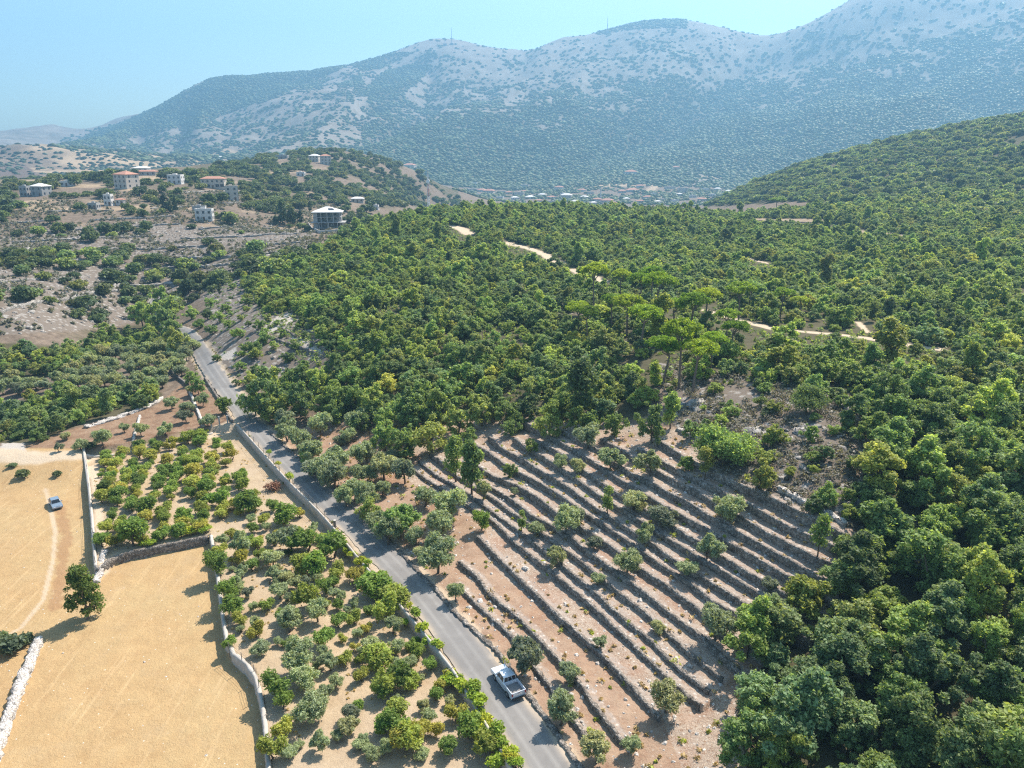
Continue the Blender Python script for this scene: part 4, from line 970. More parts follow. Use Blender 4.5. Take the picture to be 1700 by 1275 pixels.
for key in ('oak', 'tall'):
    for cm, _t, w_, h_ in LIB[key]:
        for lf in (None, 'leaf_far', 'leaf_bright', 'leaf_blue'):
            me_ = cm if lf is None else RECOLOUR.get((cm.name, lf))
            so_ = next((o for o in COL.objects if o.data == me_ and o.name.startswith('crown')), None) if me_ else None
            if so_: OAK.append(so_); BASEW.append(w_); OAKLEAF.append((key, lf))
def pick_oaks(pts):
    n = len(pts); f = np.clip((.5+1.3*fbm(pts[:, 0]/22, pts[:, 1]/22, 19, 3)+rng.normal(size=n)*.22)*6, 0, 5.9).astype(int)
    want = [None, None, None, 'leaf_far', 'leaf_bright', 'leaf_blue']; var = np.zeros(n, int); tall = rng.random(n) < .02
    for k in range(6):
        for tl in (False, True):
            pool = [i for i, (kk, lf) in enumerate(OAKLEAF) if lf == want[k] and (kk == 'tall') == tl] or [i for i, (kk, lf) in enumerate(OAKLEAF) if lf is None and kk == 'oak']
            m_ = (f == k) & (tall == tl); var[m_] = np.array(pool)[rng.integers(0, len(pool), m_.sum())]
    return var
for nm, sset in (('near_woodland', (0,)), ('left_woodland', (1, 2)), ('hill_woodland', (3,))):
    ids = [i for i in range(len(allp)) if src[i] in sset and i not in single and (dep[i] > 10)]
    pts = allp[ids]; n = len(ids)
    var = pick_oaks(pts)
    w = np.clip(3.7*np.exp(rng.normal(0, .3, n)), 1.7, 7.5); s = w/np.array(BASEW)[var]
    pts = pts-np.array([0, 0, .3])
    instancer(nm, pts, np.stack([s, s, s*(.72+.3*rng.random(n))], -1), var, OAK)

# --- lone bushes of the valley and the village hill
VAL = [(-60,306),(60,300),(200,291),(330,284),(460,258),(560,240),(660,260),(730,290),(810,330),(760,345),(640,345),(610,385),(545,410),(500,440),(420,470),(330,500),(250,530),(180,545),(80,575),(0,570),(-60,560)]
PV = scatter(VAL, 270, 1150, 7.5, seed=21, mask=val_density)
px, py, dep = project(*PV.T); o_ = np.argsort(dep); BSH = None
for i in o_[:210]:
    w = float(np.clip(rng.normal(7.0, 1.6), 3.5, 11))
    plant('valley_bush', 'bush', tuple(PV[i]), w, 'dark green bush in the stony valley left of the road', 'bush', 'bushes in the stony valley', hscale=.75+.3*rng.random(), sink=.3, leaf='leaf_far' if rng.random() < .3 else None)
BSH = crown_objs('bush'); ids = o_[210:]
RBSH = list(BSH); RW = [l[2] for l in LIB['bush']]
for cm_, _t, w_, h_ in LIB['bush']:
    so_ = next((o for o in COL.objects if o.name.startswith('crown') and o.data == RECOLOUR.get((cm_.name, 'leaf_far'))), None) if (cm_.name, 'leaf_far') in RECOLOUR else None
    if so_: RBSH += [so_]*2; RW += [w_]*2; n = len(ids); var = rng.integers(0, len(BSH), n)
w = np.clip(rng.normal(7.5, 1.8, n), 4, 13); s = w/np.array([l[2] for l in LIB['bush']])[var]
instancer('village_hill_scrub', PV[ids]-np.array([0, 0, .4]), np.stack([s, s, s*(.75+.3*rng.random(n))], -1), var, BSH)
for px_, py_, w_, h_ in [(275,352,17,1.0),(292,352,9,1.6),(470,372,22,1.0),(485,374,18,1.0),(500,372,12,1.1),(458,374,10,1.0),(515,352,8,1.3),(284,354,9,1.3)]:
    p = at(px_, py_); plant('cypress_tree', 'cypress', p, px2m(w_, p), 'dark cypress clump among the houses of the village hill', 'tree', 'cypresses on the village hill', hscale=h_*.75)
# --- the ridge on the right and the valley floor
PR = scatter(W_RIDGE, 440, 1120, 6.6, seed=31, mask=lambda px, py, X, Y: clear_paths(px, py, X, Y)*.94*smooth(.2, .42, .5+fbm(X/40, Y/40, 75, 3)))
n = len(PR); var = rng.integers(0, len(RBSH), n); w = np.clip(rng.normal(6.4, 1.5, n), 3, 10); s = w/np.array(RW)[var]
instancer('ridge_woodland', PR-np.array([0, 0, .4]), np.stack([s, s, s*(.8+.3*rng.random(n))], -1), var, RBSH)

# --- the mountain woods: one mass of small crowns
def blob(g):
    v = []; f = []; nseg = 7
    for k, (h, r) in enumerate(((-.1, .75), (.3, 1.0), (.68, .72))):
        for i in range(nseg):
            an = 6.283*(i+.5*(k % 2))/nseg; q = r*(1+.22*g.normal()); v.append((math.cos(an)*q, math.sin(an)*q, h+.07*g.normal()))
    v.append((.1*g.normal(), .1*g.normal(), .98))
    for k in range(2):
        for i in range(nseg):
            a, b = k*nseg+i, k*nseg+(i+1) % nseg; c_, d_ = a+nseg, b+nseg; f += [(a, b, c_), (b, d_, c_)]
    for i in range(nseg): f.append((2*nseg+i, 2*nseg+(i+1) % nseg, 3*nseg))
    return np.array(v), np.array(f)
def bake(name, P, w, hr, m, seed=3):
    g = np.random.default_rng(seed); B = [blob(g) for _ in range(9)]; Vs = []; Fs = []; b = 0
    vi = g.integers(0, 9, len(P))
    for k, (bv, bf) in enumerate(B):
        q = np.where(vi == k)[0]; an = g.random(len(q))*6.28; ca, sa = np.cos(an), np.sin(an)
        x = bv[None, :, 0]*ca[:, None]-bv[None, :, 1]*sa[:, None]; y = bv[None, :, 0]*sa[:, None]+bv[None, :, 1]*ca[:, None]
        vv = np.stack([x*w[q, None]*.5+P[q, None, 0], y*w[q, None]*.5+P[q, None, 1], bv[None, :, 2]*w[q, None]*hr+P[q, None, 2]-.1*w[q, None]], -1)
        ff = bf[None]+(np.arange(len(q))*len(bv))[:, None, None]+b; b += len(q)*len(bv)
        Vs.append(vv.reshape(-1, 3)); Fs.append(ff.reshape(-1, 3))
    return tag(link(name, mesh_np(name, np.concatenate(Vs), np.concatenate(Fs), m, False)), kind='stuff')
PM = scatter([(60,260),(110,228),(200,195),(350,118),(560,95),(750,60),(850,70),(1000,40),(1130,30),(1250,42),(1400,0),(1500,-40),(2000,-60),(2000,330),(700,345),(560,300),(60,275)], 1900, 4700, 12.5, seed=41, mask=mtn_density)
g3 = np.random.default_rng(8)
bake('mountain_woodland', PM, np.clip(g3.normal(14.5, 4, len(PM)), 6, 25), .46, 'leaf_mountain')
PB = scatter([(-60,240),(80,232),(250,240),(420,240),(420,275),(300,288),(180,290),(-60,300)], 1150, 2800, 12, seed=43, mask=lambda px, py, X, Y: smooth(.36, .56, .5+fbm(X/90, Y/90, 85, 4))*np.where(px < 130, .4, 1.0))
PF = scatter([(740,335),(760,296),(900,290),(1250,285),(1320,300),(1200,345)], 1250, 2200, 11, seed=44, mask=lambda px, py, X, Y: .62*smooth(.3, .55, .5+fbm(X/60, Y/60, 86, 4)))
bake('brown_hill_scrub', PB, np.clip(g3.normal(9, 2, len(PB)), 5, 14), .42, 'leaf_mountain', 5)
bake('valley_floor_trees', PF, np.clip(g3.normal(9, 2.4, len(PF)), 5, 16), .55, 'leaf_mountain', 6)
print('COUNTS', len(P1), len(P2), len(P3), len(P4), len(PV), len(PR), len(PM), len(PB), len(PF), len(rows), len(COL.objects))

# ------------------------------------------------------------------ small ground cover: stones, tufts and low scrub
def stones(name, P, size, m, seed):
    g = np.random.default_rng(seed); n = len(P)
    bv = np.array([(-1,-1,-.6),(1,-1,-.6),(1,1,-.6),(-1,1,-.6),(-.7,-.7,.6),(.75,-.65,.5),(.65,.7,.65),(-.7,.7,.45)])
    bf = np.array([(4,5,6,7),(0,1,5,4),(1,2,6,5),(2,3,7,6),(3,0,4,7)])
    vv = bv[None]*(1+.28*g.normal(size=(n, 8, 3))); an = g.random(n)*6.28; ca, sa = np.cos(an)[:, None], np.sin(an)[:, None]
    asp = .6+.8*g.random((n, 1)); x = vv[..., 0]*asp; y = vv[..., 1]; s = (size*np.exp(g.normal(0, .45, n))*.5)[:, None]
    out_ = np.stack([(x*ca-y*sa)*s+P[:, None, 0], (x*sa+y*ca)*s+P[:, None, 1], vv[..., 2]*s*.7+P[:, None, 2]+s*.15], -1)
    ff = bf[None]+(np.arange(n)*8)[:, None, None]
    return tag(link(name, mesh_np(name, out_.reshape(-1, 3), ff.reshape(-1, 4), m)), kind='stuff')
def tufts(name, P, size, per, leafs, m, seed, squash=.7):
    g = np.random.default_rng(seed); n = len(P); rad = size*np.exp(g.normal(0, .35, n))
    v, f = leaf_cloud(g, P+np.array([0, 0, 1])*rad[:, None]*.25, rad, np.full(n, per), leafs, squash, 1.8, .4, (.2, 1.0))
    return tag(link(name, mesh_np(name, v, f, m)), kind='stuff')
ROCKP = scatter([(1085,600),(1220,625),(1420,660),(1490,720),(1420,880),(1330,850),(1200,790),(1120,705)], 60, 250, 1.5, seed=51, mask=lambda px, py, X, Y: .5*smooth(.35, .6, .5+fbm(X/5, Y/5, 1, 3)))
stones('loose_rocks', ROCKP, .75, 'boulder', 1)
ROCKV = scatter([(-50,395),(200,362),(520,378),(515,440),(430,470),(300,505),(180,545),(-50,560)], 230, 600, 2.6, seed=52, mask=lambda px, py, X, Y: .7*smooth(.42, .62, .5+fbm(X/14, Y/9, 2, 3)))
stones('valley_rocks', ROCKV, .8, 'boulder', 2)
ROCKS = scatter([(345,470),(420,440),(500,450),(560,560),(540,600),(470,660),(400,650),(350,580)], 130, 420, 2.0, seed=53, mask=lambda px, py, X, Y: .5*smooth(.42, .62, .5+fbm(X/6, Y/6, 3, 3))*(polydist(X, Y, ROAD) > 4))
stones('slope_rocks', ROCKS, .75, 'boulder', 3)
TST = scatter(P_TERR, 40, 220, 1.25, seed=54, mask=lambda px, py, X, Y: .5*(polydist(X, Y, ROAD) > 3.2))
stones('terrace_stones', TST, .26, 'white_stone', 4)
SCR = scatter([(1085,600),(1220,625),(1420,660),(1500,720),(1430,890),(1330,850),(1200,790),(1120,705)], 60, 250, 1.5, seed=55, mask=lambda px, py, X, Y: .85*smooth(.3, .55, .5+fbm(X/6, Y/6, 4, 3)))
tufts('dry_scrub', SCR, .85, 70, .24, 'leaf_scrub', 5)
SC2 = scatter([(345,470),(420,440),(500,450),(560,560),(540,600),(470,660),(400,660),(350,580)], 130, 420, 2.6, seed=56, mask=lambda px, py, X, Y: .35*np.ones(len(px))*(polydist(X, Y, ROAD) > 4))
tufts('slope_scrub', SC2, .6, 20, .4, 'leaf_far', 6)
SC3 = scatter([(-60,345),(200,318),(420,318),(600,350),(545,410),(430,470),(300,505),(180,545),(-60,560)], 230, 760, 3.3, seed=57, mask=lambda px, py, X, Y: .85*smooth(.34, .58, .5+fbm(X/18, Y/12, 6, 3)))
tufts('valley_scrub', SC3, 1.15, 24, .7, 'leaf_scrub', 7)
GR1 = scatter(P_TERR, 40, 220, 1.2, seed=58, mask=lambda px, py, X, Y: .28*smooth(.35, .6, .5+fbm(X/4, Y/4, 7, 3))*(polydist(X, Y, ROAD) > 3.2))
tufts('terrace_grass', GR1, .26, 14, .26, 'leaf_straw', 8)
GR2 = scatter(P_TERR, 40, 220, 2.6, seed=59, mask=lambda px, py, X, Y: .25*(polydist(X, Y, ROAD) > 3.2)*np.ones(len(px)))
tufts('terrace_weeds', GR2, .32, 20, .24, 'leaf_fruit', 9)
UND = scatter([(400,470),(560,398),(720,335),(1320,330),(1780,320),(1900,760),(1420,668),(1085,640),(1000,705),(545,690)], 100, 470, 2.7, seed=60, mask=lambda px, py, X, Y: .9*clear_paths(px, py, X, Y, True))
tufts('undergrowth', UND, 1.0, 18, .5, 'leaf_far', 10)

# ------------------------------------------------------------------ buildings
plain('plaster_white', (.58, .56, .54), .9, .2, .07, .6); plain('plaster_cream', (.52, .46, .40), .9, .2, .1, .6); plain('plaster_grey', (.33, .325, .32), .9, .2, .12, .6)
plain('roof_red', (.42, .225, .165), .85, .2, .25, 1.5); plain('roof_white', (.66, .64, .62), .8, .2, .06, .8); plain('raw_concrete', (.36, .355, .35), .9, .2, .12, .8)
plain('window_dark', (.05, .06, .075), .25, .5, .1, 1, bd=0); plain('door_brown', (.16, .10, .07), .7, .3, .2, 2)
def slab(mb, q, n, t=.06):
    """a thin solid panel standing proud of a face: quad q pushed out along n"""
    n = Vector(n).normalized()*t; V_ = [Vector(p)-n*.5 for p in q]+[Vector(p)+n for p in q]
    return mb.add(V_, [(3,2,1,0),(4,5,6,7),(0,1,5,4),(1,2,6,5),(2,3,7,6),(3,0,4,7)])
def house(name, p, w, d, floors, roof, wallm, rz, label, nwin=3, over=.5, cat='house', group=None, fh=3.1, arches=False, door=True, sink=1.2):
    """floor by floor box with a parapet or a hip roof, each window and the door a part"""
    e = empty(name, p, rz, label, cat, group); h = floors*fh
    mb = MB(); mb.box(-w/2, w/2, -d/2, d/2, -sink, h)
    if roof == 'flat':
        for a in ((-w/2, w/2, -d/2, -d/2+.25), (-w/2, w/2, d/2-.25, d/2), (-w/2, -w/2+.25, -d/2+.25, d/2-.25), (w/2-.25, w/2, -d/2+.25, d/2-.25)): mb.box(*a, h, h+.7)
    mb.build('wall', wallm, e)
    if roof != 'flat':
        rm, rh = ('roof_red', .22) if roof == 'red' else ('roof_white', .26)
        r = MB(); a, b = w/2+over, d/2+over; top = h+min(w, d)*rh; rl = max(0, (w-d)/2)+.3; rb = max(0, (d-w)/2)+.05
        r.add([(-a,-b,h+.02),(a,-b,h+.02),(a,b,h+.02),(-a,b,h+.02),(-a,-b,h+.22),(a,-b,h+.22),(a,b,h+.22),(-a,b,h+.22),(-rl,-rb,top),(rl,-rb,top),(rl,rb,top),(-rl,rb,top)],
              [(3,2,1,0),(0,1,5,4),(1,2,6,5),(2,3,7,6),(3,0,4,7),(4,5,9,8),(5,6,10,9),(6,7,11,10),(7,4,8,11),(8,9,10,11)])
        ro = r.build('roof', rm, e)
    else:
        MB().box(-w*.18, w*.1, -d*.1, d*.2, h+.01, h+1.5).build('stair_head', wallm, e)
    ww = min(1.3, w/nwin*.45)
    for f in range(floors):
        z0 = f*fh+1.0
        for k in range(nwin):
            x = -w/2+w*(k+.5)/nwin
            if f == 0 and door and k == nwin//2:
                q = MB(); slab(q, [(x-.6,-d/2,.05),(x+.6,-d/2,.05),(x+.6,-d/2,2.3),(x-.6,-d/2,2.3)], (0,-1,0)); q.build('door', 'door_brown', e); continue
            q = MB(); hh = 1.9 if arches and f == 0 else 1.45
            slab(q, [(x-ww,-d/2,z0),(x+ww,-d/2,z0),(x+ww,-d/2,z0+hh),(x-ww,-d/2,z0+hh)] if arches and f == 0 else [(x-ww/2,-d/2,z0),(x+ww/2,-d/2,z0),(x+ww/2,-d/2,z0+hh),(x-ww/2,-d/2,z0+hh)], (0,-1,0)); q.build('window', 'window_dark', e)
        for sgn in (-1, 1):
            for k in range(2):
                y = -d/2+d*(k+.5)/2; q = MB(); X = sgn*w/2
                slab(q, [(X,y-.55,z0),(X,y+.55,z0),(X,y+.55,z0+1.45),(X,y-.55,z0+1.45)], (sgn,0,0)); q.build('window', 'window_dark', e)
    return e
def hpx(px, py, wpx, floors, roof, wallm, rz, label, dr=.75, **kw):
    p = at(px, py); w = px2m(wpx, p); return house('house', p, w, max(4, w*dr), floors, roof, wallm, rz, label, **kw)
hpx(212, 312, 30, 3, 'red', 'plaster_cream', -.45, 'three storey pale stone house with red hip roof among pines', nwin=3, dr=.85)
hpx(356, 312, 37, 2, 'red', 'plaster_cream', .12, 'wide two storey stone house with red roof and arched ground floor openings', nwin=5, arches=True, dr=.5, fh=3.4)
hpx(293, 305, 22, 2, 'flat', 'plaster_white', .05, 'white flat roofed house with grey lower storey between two red roofed houses', nwin=3)
hpx(244, 291, 32, 1, 'red', 'plaster_cream', .1, 'long low house with pale red roof at the top of the pines', nwin=4, dr=.4)
hpx(236, 285, 24, 1, 'white', 'plaster_white', .0, 'white roofed building behind the long low red roofed house', nwin=3, dr=.5)
hpx(70, 325, 24, 2, 'white', 'plaster_grey', -.3, 'grey house with bright white hip roof', nwin=2, dr=.8)
hpx(44, 326, 14, 2, 'flat', 'raw_concrete', -.2, 'unfinished grey concrete house beside the white hip roofed house', nwin=2)
hpx(341, 366, 27, 2, 'flat', 'plaster_white', .1, 'white flat roofed house above a green vegetable plot', nwin=3, dr=.5)
hpx(332, 352, 20, 1, 'flat', 'raw_concrete', .2, 'small grey block house behind the white flat roofed house', nwin=2, dr=.6)
hpx(386, 333, 20, 3, 'flat', 'plaster_cream', .35, 'pale three storey tower like house on the bare slope', nwin=2, dr=.7)
hpx(201, 340, 12, 1, 'red', 'plaster_white', .15, 'tiny white house with red roof by the pines', nwin=2)
hpx(182, 341, 12, 2, 'flat', 'plaster_white', 0, 'small white block house behind bushes next to the tiny red roofed house', nwin=2, dr=.6)
hpx(113, 309, 20, 1, 'flat', 'plaster_white', .1, 'low white house left of the pine covered knoll', nwin=3, dr=.5)
hpx(75, 308, 11, 1, 'red', 'plaster_cream', 0, 'small red roof showing behind the white hip roofed house', nwin=2)
hpx(157, 347, 15, 1, 'flat', 'raw_concrete', -.05, 'low grey shed on the brown slope', nwin=2, dr=.4)
hpx(523, 268, 16, 2, 'white', 'plaster_cream', -.1, 'pale house with white roof near the hill top', nwin=3)
hpx(541, 273, 17, 3, 'red', 'plaster_cream', .3, 'pale three storey house with faded red roof near the hill top', nwin=3)
hpx(469, 263, 20, 1, 'flat', 'plaster_grey', 0, 'grey flat house on the wooded hill crest', nwin=3, dr=.6)
hpx(432, 258, 9, 1, 'white', 'plaster_white', 0, 'tiny white house on the hill crest', nwin=2)
hpx(418, 260, 13, 1, 'flat', 'plaster_grey', .1, 'small blue grey block house on the hill crest', nwin=2)
hpx(366, 263, 10, 1, 'white', 'plaster_white', .2, 'small white hut at the far end of the hill crest', nwin=2)
hpx(500, 292, 13, 1, 'flat', 'plaster_white', 0, 'small white hut alone on the wooded hillside', nwin=2, dr=.6)
hpx(594, 336, 20, 1, 'white', 'plaster_cream', .1, 'low pale house with white roof behind the unfinished villa', nwin=3, dr=.6)
hpx(625, 348, 8, 1, 'flat', 'plaster_white', 0, 'tiny white block right of the unfinished villa', nwin=1)
hpx(680, 278, 20, 2, 'red', 'plaster_cream', -.2, 'pale house with red roof on the right shoulder of the village hill', nwin=3)
# unfinished villa on its terrace
p = at(546, 379); w = px2m(44, p); e = empty('villa', (p[0], p[1], p[2]+.8), .12, 'unfinished grey concrete villa with white hip roof and open storeys on a walled terrace', 'villa')
e.scale = (1, 1, .84)
d = w*.62; a = w/2; b = d/2
for z in (0, 3.6, 7.0): MB().box(-a-(.0 if z else .8)-(1.6 if z == 3.6 else 0), a+(2.2 if z < 5 else 0), -b-(1.8 if z < 5 else 0), b, z-.28, z).build('floor_slab', 'raw_concrete', e)
for x in (-.92, -.45, 0, .45, .92):
    for y in (-.92, .9): MB().box(x*a-.22, x*a+.22, y*b-.22, y*b+.22, .001, 9.9).build('column', 'raw_concrete', e)
for x in (-.6, .1, .75, 1.15): MB().box(x*a-.2, x*a+.2, -b-1.7, -b-1.3, .001, 3.32).build('porch_column', 'raw_concrete', e)
MB().box(-a+.1, a-.1, -b*.1, b*.8, .002, 9.8).build('inner_wall', 'plaster_grey', e)
MB().box(-a-.02, -a*.72, -b*.95, b*.5, .003, 9.85).build('stair_tower', 'raw_concrete', e)
for z in (1.0, 4.5, 7.8):
    for x in (-.45, .05, .5): q = MB(); slab(q, [(x*a-.8,-b*.1,z),(x*a+.8,-b*.1,z),(x*a+.8,-b*.1,z+1.8),(x*a-.8,-b*.1,z+1.8)], (0,-1,0)); q.build('opening', 'window_dark', e)
r = MB(); A_, B_ = a+.9, b+.9
r.add([(-A_,-B_,9.92),(A_,-B_,9.92),(A_,B_,9.92),(-A_,B_,9.92),(-A_,-B_,10.3),(A_,-B_,10.3),(A_,B_,10.3),(-A_,B_,10.3),(-a*.12,0,13.6),(a*.12,0,13.6)],
      [(3,2,1,0),(0,1,5,4),(1,2,6,5),(2,3,7,6),(3,0,4,7),(4,5,9,8),(5,6,9),(6,7,8,9),(7,4,8)])
ro = r.build('roof', 'roof_white', e)
q = MB(); n_ = Vector((0, -1, .8)); slab(q, [(a*.15,-B_*.62,11.62),(a*.55,-B_*.62,11.62),(a*.4,-B_*.36,12.5),(a*.08,-B_*.36,12.5)], n_, .14); q.build('roof_opening', 'window_dark', ro)
wall('villa_wall', [(512,371),(516,377),(524,384),(545,385),(570,382),(590,378)], .5, 1.6, 2.5, 'concrete', 'grey retaining wall round the terrace of the unfinished villa', .02, .8, .02)
# far village in the valley
VL = [(1047,290,20,2,'red'),(1122,280,12,1,'red'),(1050,318,20,1,'red'),(1008,336,20,1,'red'),(992,334,14,1,'red'),(1018,340,12,1,'red'),(965,318,12,1,'red'),(1033,320,12,1,'red'),(1075,330,14,1,'red'),(1062,337,12,1,'red'),
      (928,316,14,2,'red'),(872,312,14,2,'flat'),(783,306,18,1,'flat'),(786,316,20,1,'flat'),(800,318,14,1,'red'),(812,322,18,2,'red'),(790,325,10,1,'flat'),(833,320,12,1,'flat'),(845,322,12,1,'red'),(862,325,16,2,'flat'),(880,330,14,1,'white'),
      (900,326,12,1,'white'),(915,330,12,1,'red'),(940,330,18,2,'white'),(955,338,14,1,'white'),(918,338,12,1,'flat'),(935,324,10,1,'flat'),(980,322,10,1,'flat'),(970,330,12,1,'white'),(1100,334,14,1,'flat'),(1128,325,8,1,'white'),
      (1133,318,16,2,'flat'),(1170,316,12,1,'flat'),(1191,316,10,1,'white'),(1182,326,10,1,'flat'),(1165,334,14,1,'red'),(1150,328,10,1,'flat'),(1210,320,10,1,'white'),(1085,324,10,1,'flat'),(1112,313,16,1,'flat'),(1063,311,12,1,'red'),
      (870,320,10,1,'red'),(855,331,12,1,'white'),(895,336,12,1,'red'),(830,330,12,1,'flat'),(1040,333,10,1,'white'),(1092,338,10,1,'white'),(985,340,10,1,'white'),(1120,336,12,1,'flat'),(1200,333,10,1,'white')]
for k, (px_, py_, wp, fl, rf) in enumerate(VL):
    p = at(px_, py_)
    if math.hypot(p[0], p[1]) < 1200: continue
    w = px2m(wp, p); big = py_ < 300
    lab = ('large pale house with red roof above the far village' if k == 0 else 'small red roofed house on the slope above the far village' if k == 1 else
           {'red': 'pale house with red roof in the far valley village', 'flat': 'flat roofed pale house in the far valley village', 'white': 'white roofed house in the far valley village'}[rf])
    house('house', (p[0], p[1], p[2]+.5), w, w*.7, fl, rf, ['plaster_white', 'plaster_cream'][k % 2], random.uniform(-.5, .5), lab, nwin=3, group=None if big else f'{rf} roofed houses of the far village', fh=3.6, over=.8, sink=4)
def tiny(name, px_, py_, build, label, cat):
    p = at(px_, py_); e = empty(name, p, 0, label, cat); build(e, p); return e
def minaret(e, p):
    MB().tube([(0,0,-2),(0,0,20)], [1.5,1.3], 8).build('shaft', 'plaster_white', e); MB().tube([(0,0,20),(0,0,21)], [2.2,2.2], 8).build('balcony', 'plaster_white', e)
    MB().tube([(0,0,21),(0,0,25),(0,0,28)], [1.1,1.0,.1], 8).build('spire', 'plaster_cream', e)
tiny('minaret', 997, 333, minaret, 'thin white minaret in the far valley village', 'minaret')
plain('mast_steel', (.30, .30, .31), .6, .4, .1, 2); plain('mast_red', (.45, .12, .09), .6, .4, .1, 2); plain('mast_white', (.75, .75, .74), .6, .4, .05, 2)
def mast(hp):
    def f(e, p):
        h = px2m(hp, p)
        MB().tube([(0,0,-3),(0,0,h*.45),(0,0,h)], [2.6,1.7,.7], 4).build('mast', 'mast_steel', e)
        MB().box(-9, 9, -6, 6, -4, 7).build('base_building', 'plaster_grey', e)
    return f
tiny('radio_mast', 750, 74, mast(26), 'tall radio mast on the rounded mountain summit', 'mast')
tiny('radio_mast', 739, 75, mast(11), 'short thin mast left of the tall radio mast on the summit', 'mast')
tiny('radio_mast', 1008, 55, mast(25), 'thin radio mast on the dark fringed mountain ridge', 'mast')
# telecom tower on the wooded hill
p = at(712, 349); hT = px2m(62, p); e = empty('telecom_tower', p, .35, 'lattice telecom tower with round white dishes on the wooded hill', 'tower')
def bars(z0, z1, w0, w1, n):
    mb = MB()
    for k in range(n):
        za, zc_ = z0+(z1-z0)*k/n, z0+(z1-z0)*(k+1)/n; wa, wb_ = w0+(w1-w0)*k/n, w0+(w1-w0)*(k+1)/n
        cA = [(-wa,-wa,za),(wa,-wa,za),(wa,wa,za),(-wa,wa,za)]; cB = [(-wb_,-wb_,zc_),(wb_,-wb_,zc_),(wb_,wb_,zc_),(-wb_,wb_,zc_)]
        for i in range(4): mb.tube([cA[i], cB[(i+1) % 4]], .13, 4); mb.tube([cA[(i+1) % 4], cB[i]], .13, 4); mb.tube([cB[i], cB[(i+1) % 4]], .12, 4)
    return mb
for k in range(3):
    z0, z1 = hT*(0, .36, .68)[k], hT*(.36, .68, .93)[k]; w0, w1 = (1.5, 1.1, .8)[k], (1.1, .8, .7)[k]
    bars(z0, z1, w0, w1, 3).build('bracing', ('mast_white', 'mast_red', 'mast_white')[k], e)
for sx, sy in ((-1,-1),(1,-1),(1,1),(-1,1)): MB().tube([(sx*1.5,sy*1.5,-1),(sx*.7,sy*.7,hT*.93)], [.24,.18], 5).build('leg', 'mast_white', e)
MB().box(-1.6, 1.6, -1.6, 1.6, hT*.68, hT*.68+.15).build('platform', 'mast_steel', e)
def dish(x, y, z, r, an):
    mb = MB(); mb.tube([(0,.35,0),(0,0,0),(0,-.45,0)], [r*.8,r,r*.98], 18); o = mb.build('dish', 'mast_white', e, False); o.location = (x, y, z); o.rotation_euler = (0, 0, an); o['label'] = 'round white microwave dish'
dish(-.5, -1.4, hT*.74, 2.4, -.3); dish(1.6, .2, hT*.76, 1.6, 1.1); dish(.4, -1.2, hT*.60, .6, .1)
for x in (-.6, .1, .7): MB().tube([(x,0,hT*.9),(x,0,hT*1.02)], .13, 6).build('antenna', 'mast_steel', e)
# ------------------------------------------------------------------ vehicles
def paint(name, col, rough=.3):
    m, nt, out = mat(name); t = NT(nt); c = t.mix(t.noise(2.0, 3), tuple(x*.93 for x in col), col)
    b = t.bsdf(out, c, rough, .5); b.inputs['Coat Weight'].default_value = 1.0; b.inputs['Coat Roughness'].default_value = .03; b.inputs['Coat IOR'].default_value = 1.8; MATS[name] = m
paint('paint_white', (.64, .68, .74)); paint('paint_blue', (.17, .22, .28)); plain('tyre', (.02, .02, .02), .9, .2, .2, 8); plain('rim', (.45, .45, .46), .35, .5, .1, 8, metal=.7)
plain('car_glass', (.012, .016, .022), .08, .6, .05, 3, bd=0); plain('black_trim', (.03, .03, .032), .6, .3, .1, 6); plain('bed_liner', (.22, .21, .205), .8, .3, .25, 7)
plain('lamp_red', (.32, .02, .02), .25, .5, .05, 3, bd=0); plain('lamp_clear', (.72, .74, .76), .15, .6, .05, 3, bd=0)
def wheel(e, x, y, r, wd):
    MB().tube([(-wd/2,0,0),(-wd/2+.03,0,0),(wd/2-.03,0,0),(wd/2,0,0)], [r*.93,r,r,r*.93], 20).build('tyre', 'tyre', None)
    ty = bpy.context.scene.objects[-1] if False else COL.objects[-1]
    we = link('wheel', None, e); we.location = (x, y, r); ty.parent = we
    rm = MB().tube([(-wd/2-.012,0,0),(wd/2+.012,0,0)], [r*.6,r*.6], 14).build('rim', 'rim', we); return we
def arch(y0, y1, zb_, zt, axles, r):
    """side outline of a body with round wheel arches"""
    P_ = [(y0, zb_+.12), (y0+.06, zb_)]
    for c_ in axles:
        for k in range(9):
            an = math.pi-math.pi*k/8; P_.append((c_+math.cos(an)*r, max(zb_, .33+math.sin(an)*r*.98) if 0 < k < 8 else zb_))
    return P_+[(y1-.06, zb_), (y1, zb_+.12)]
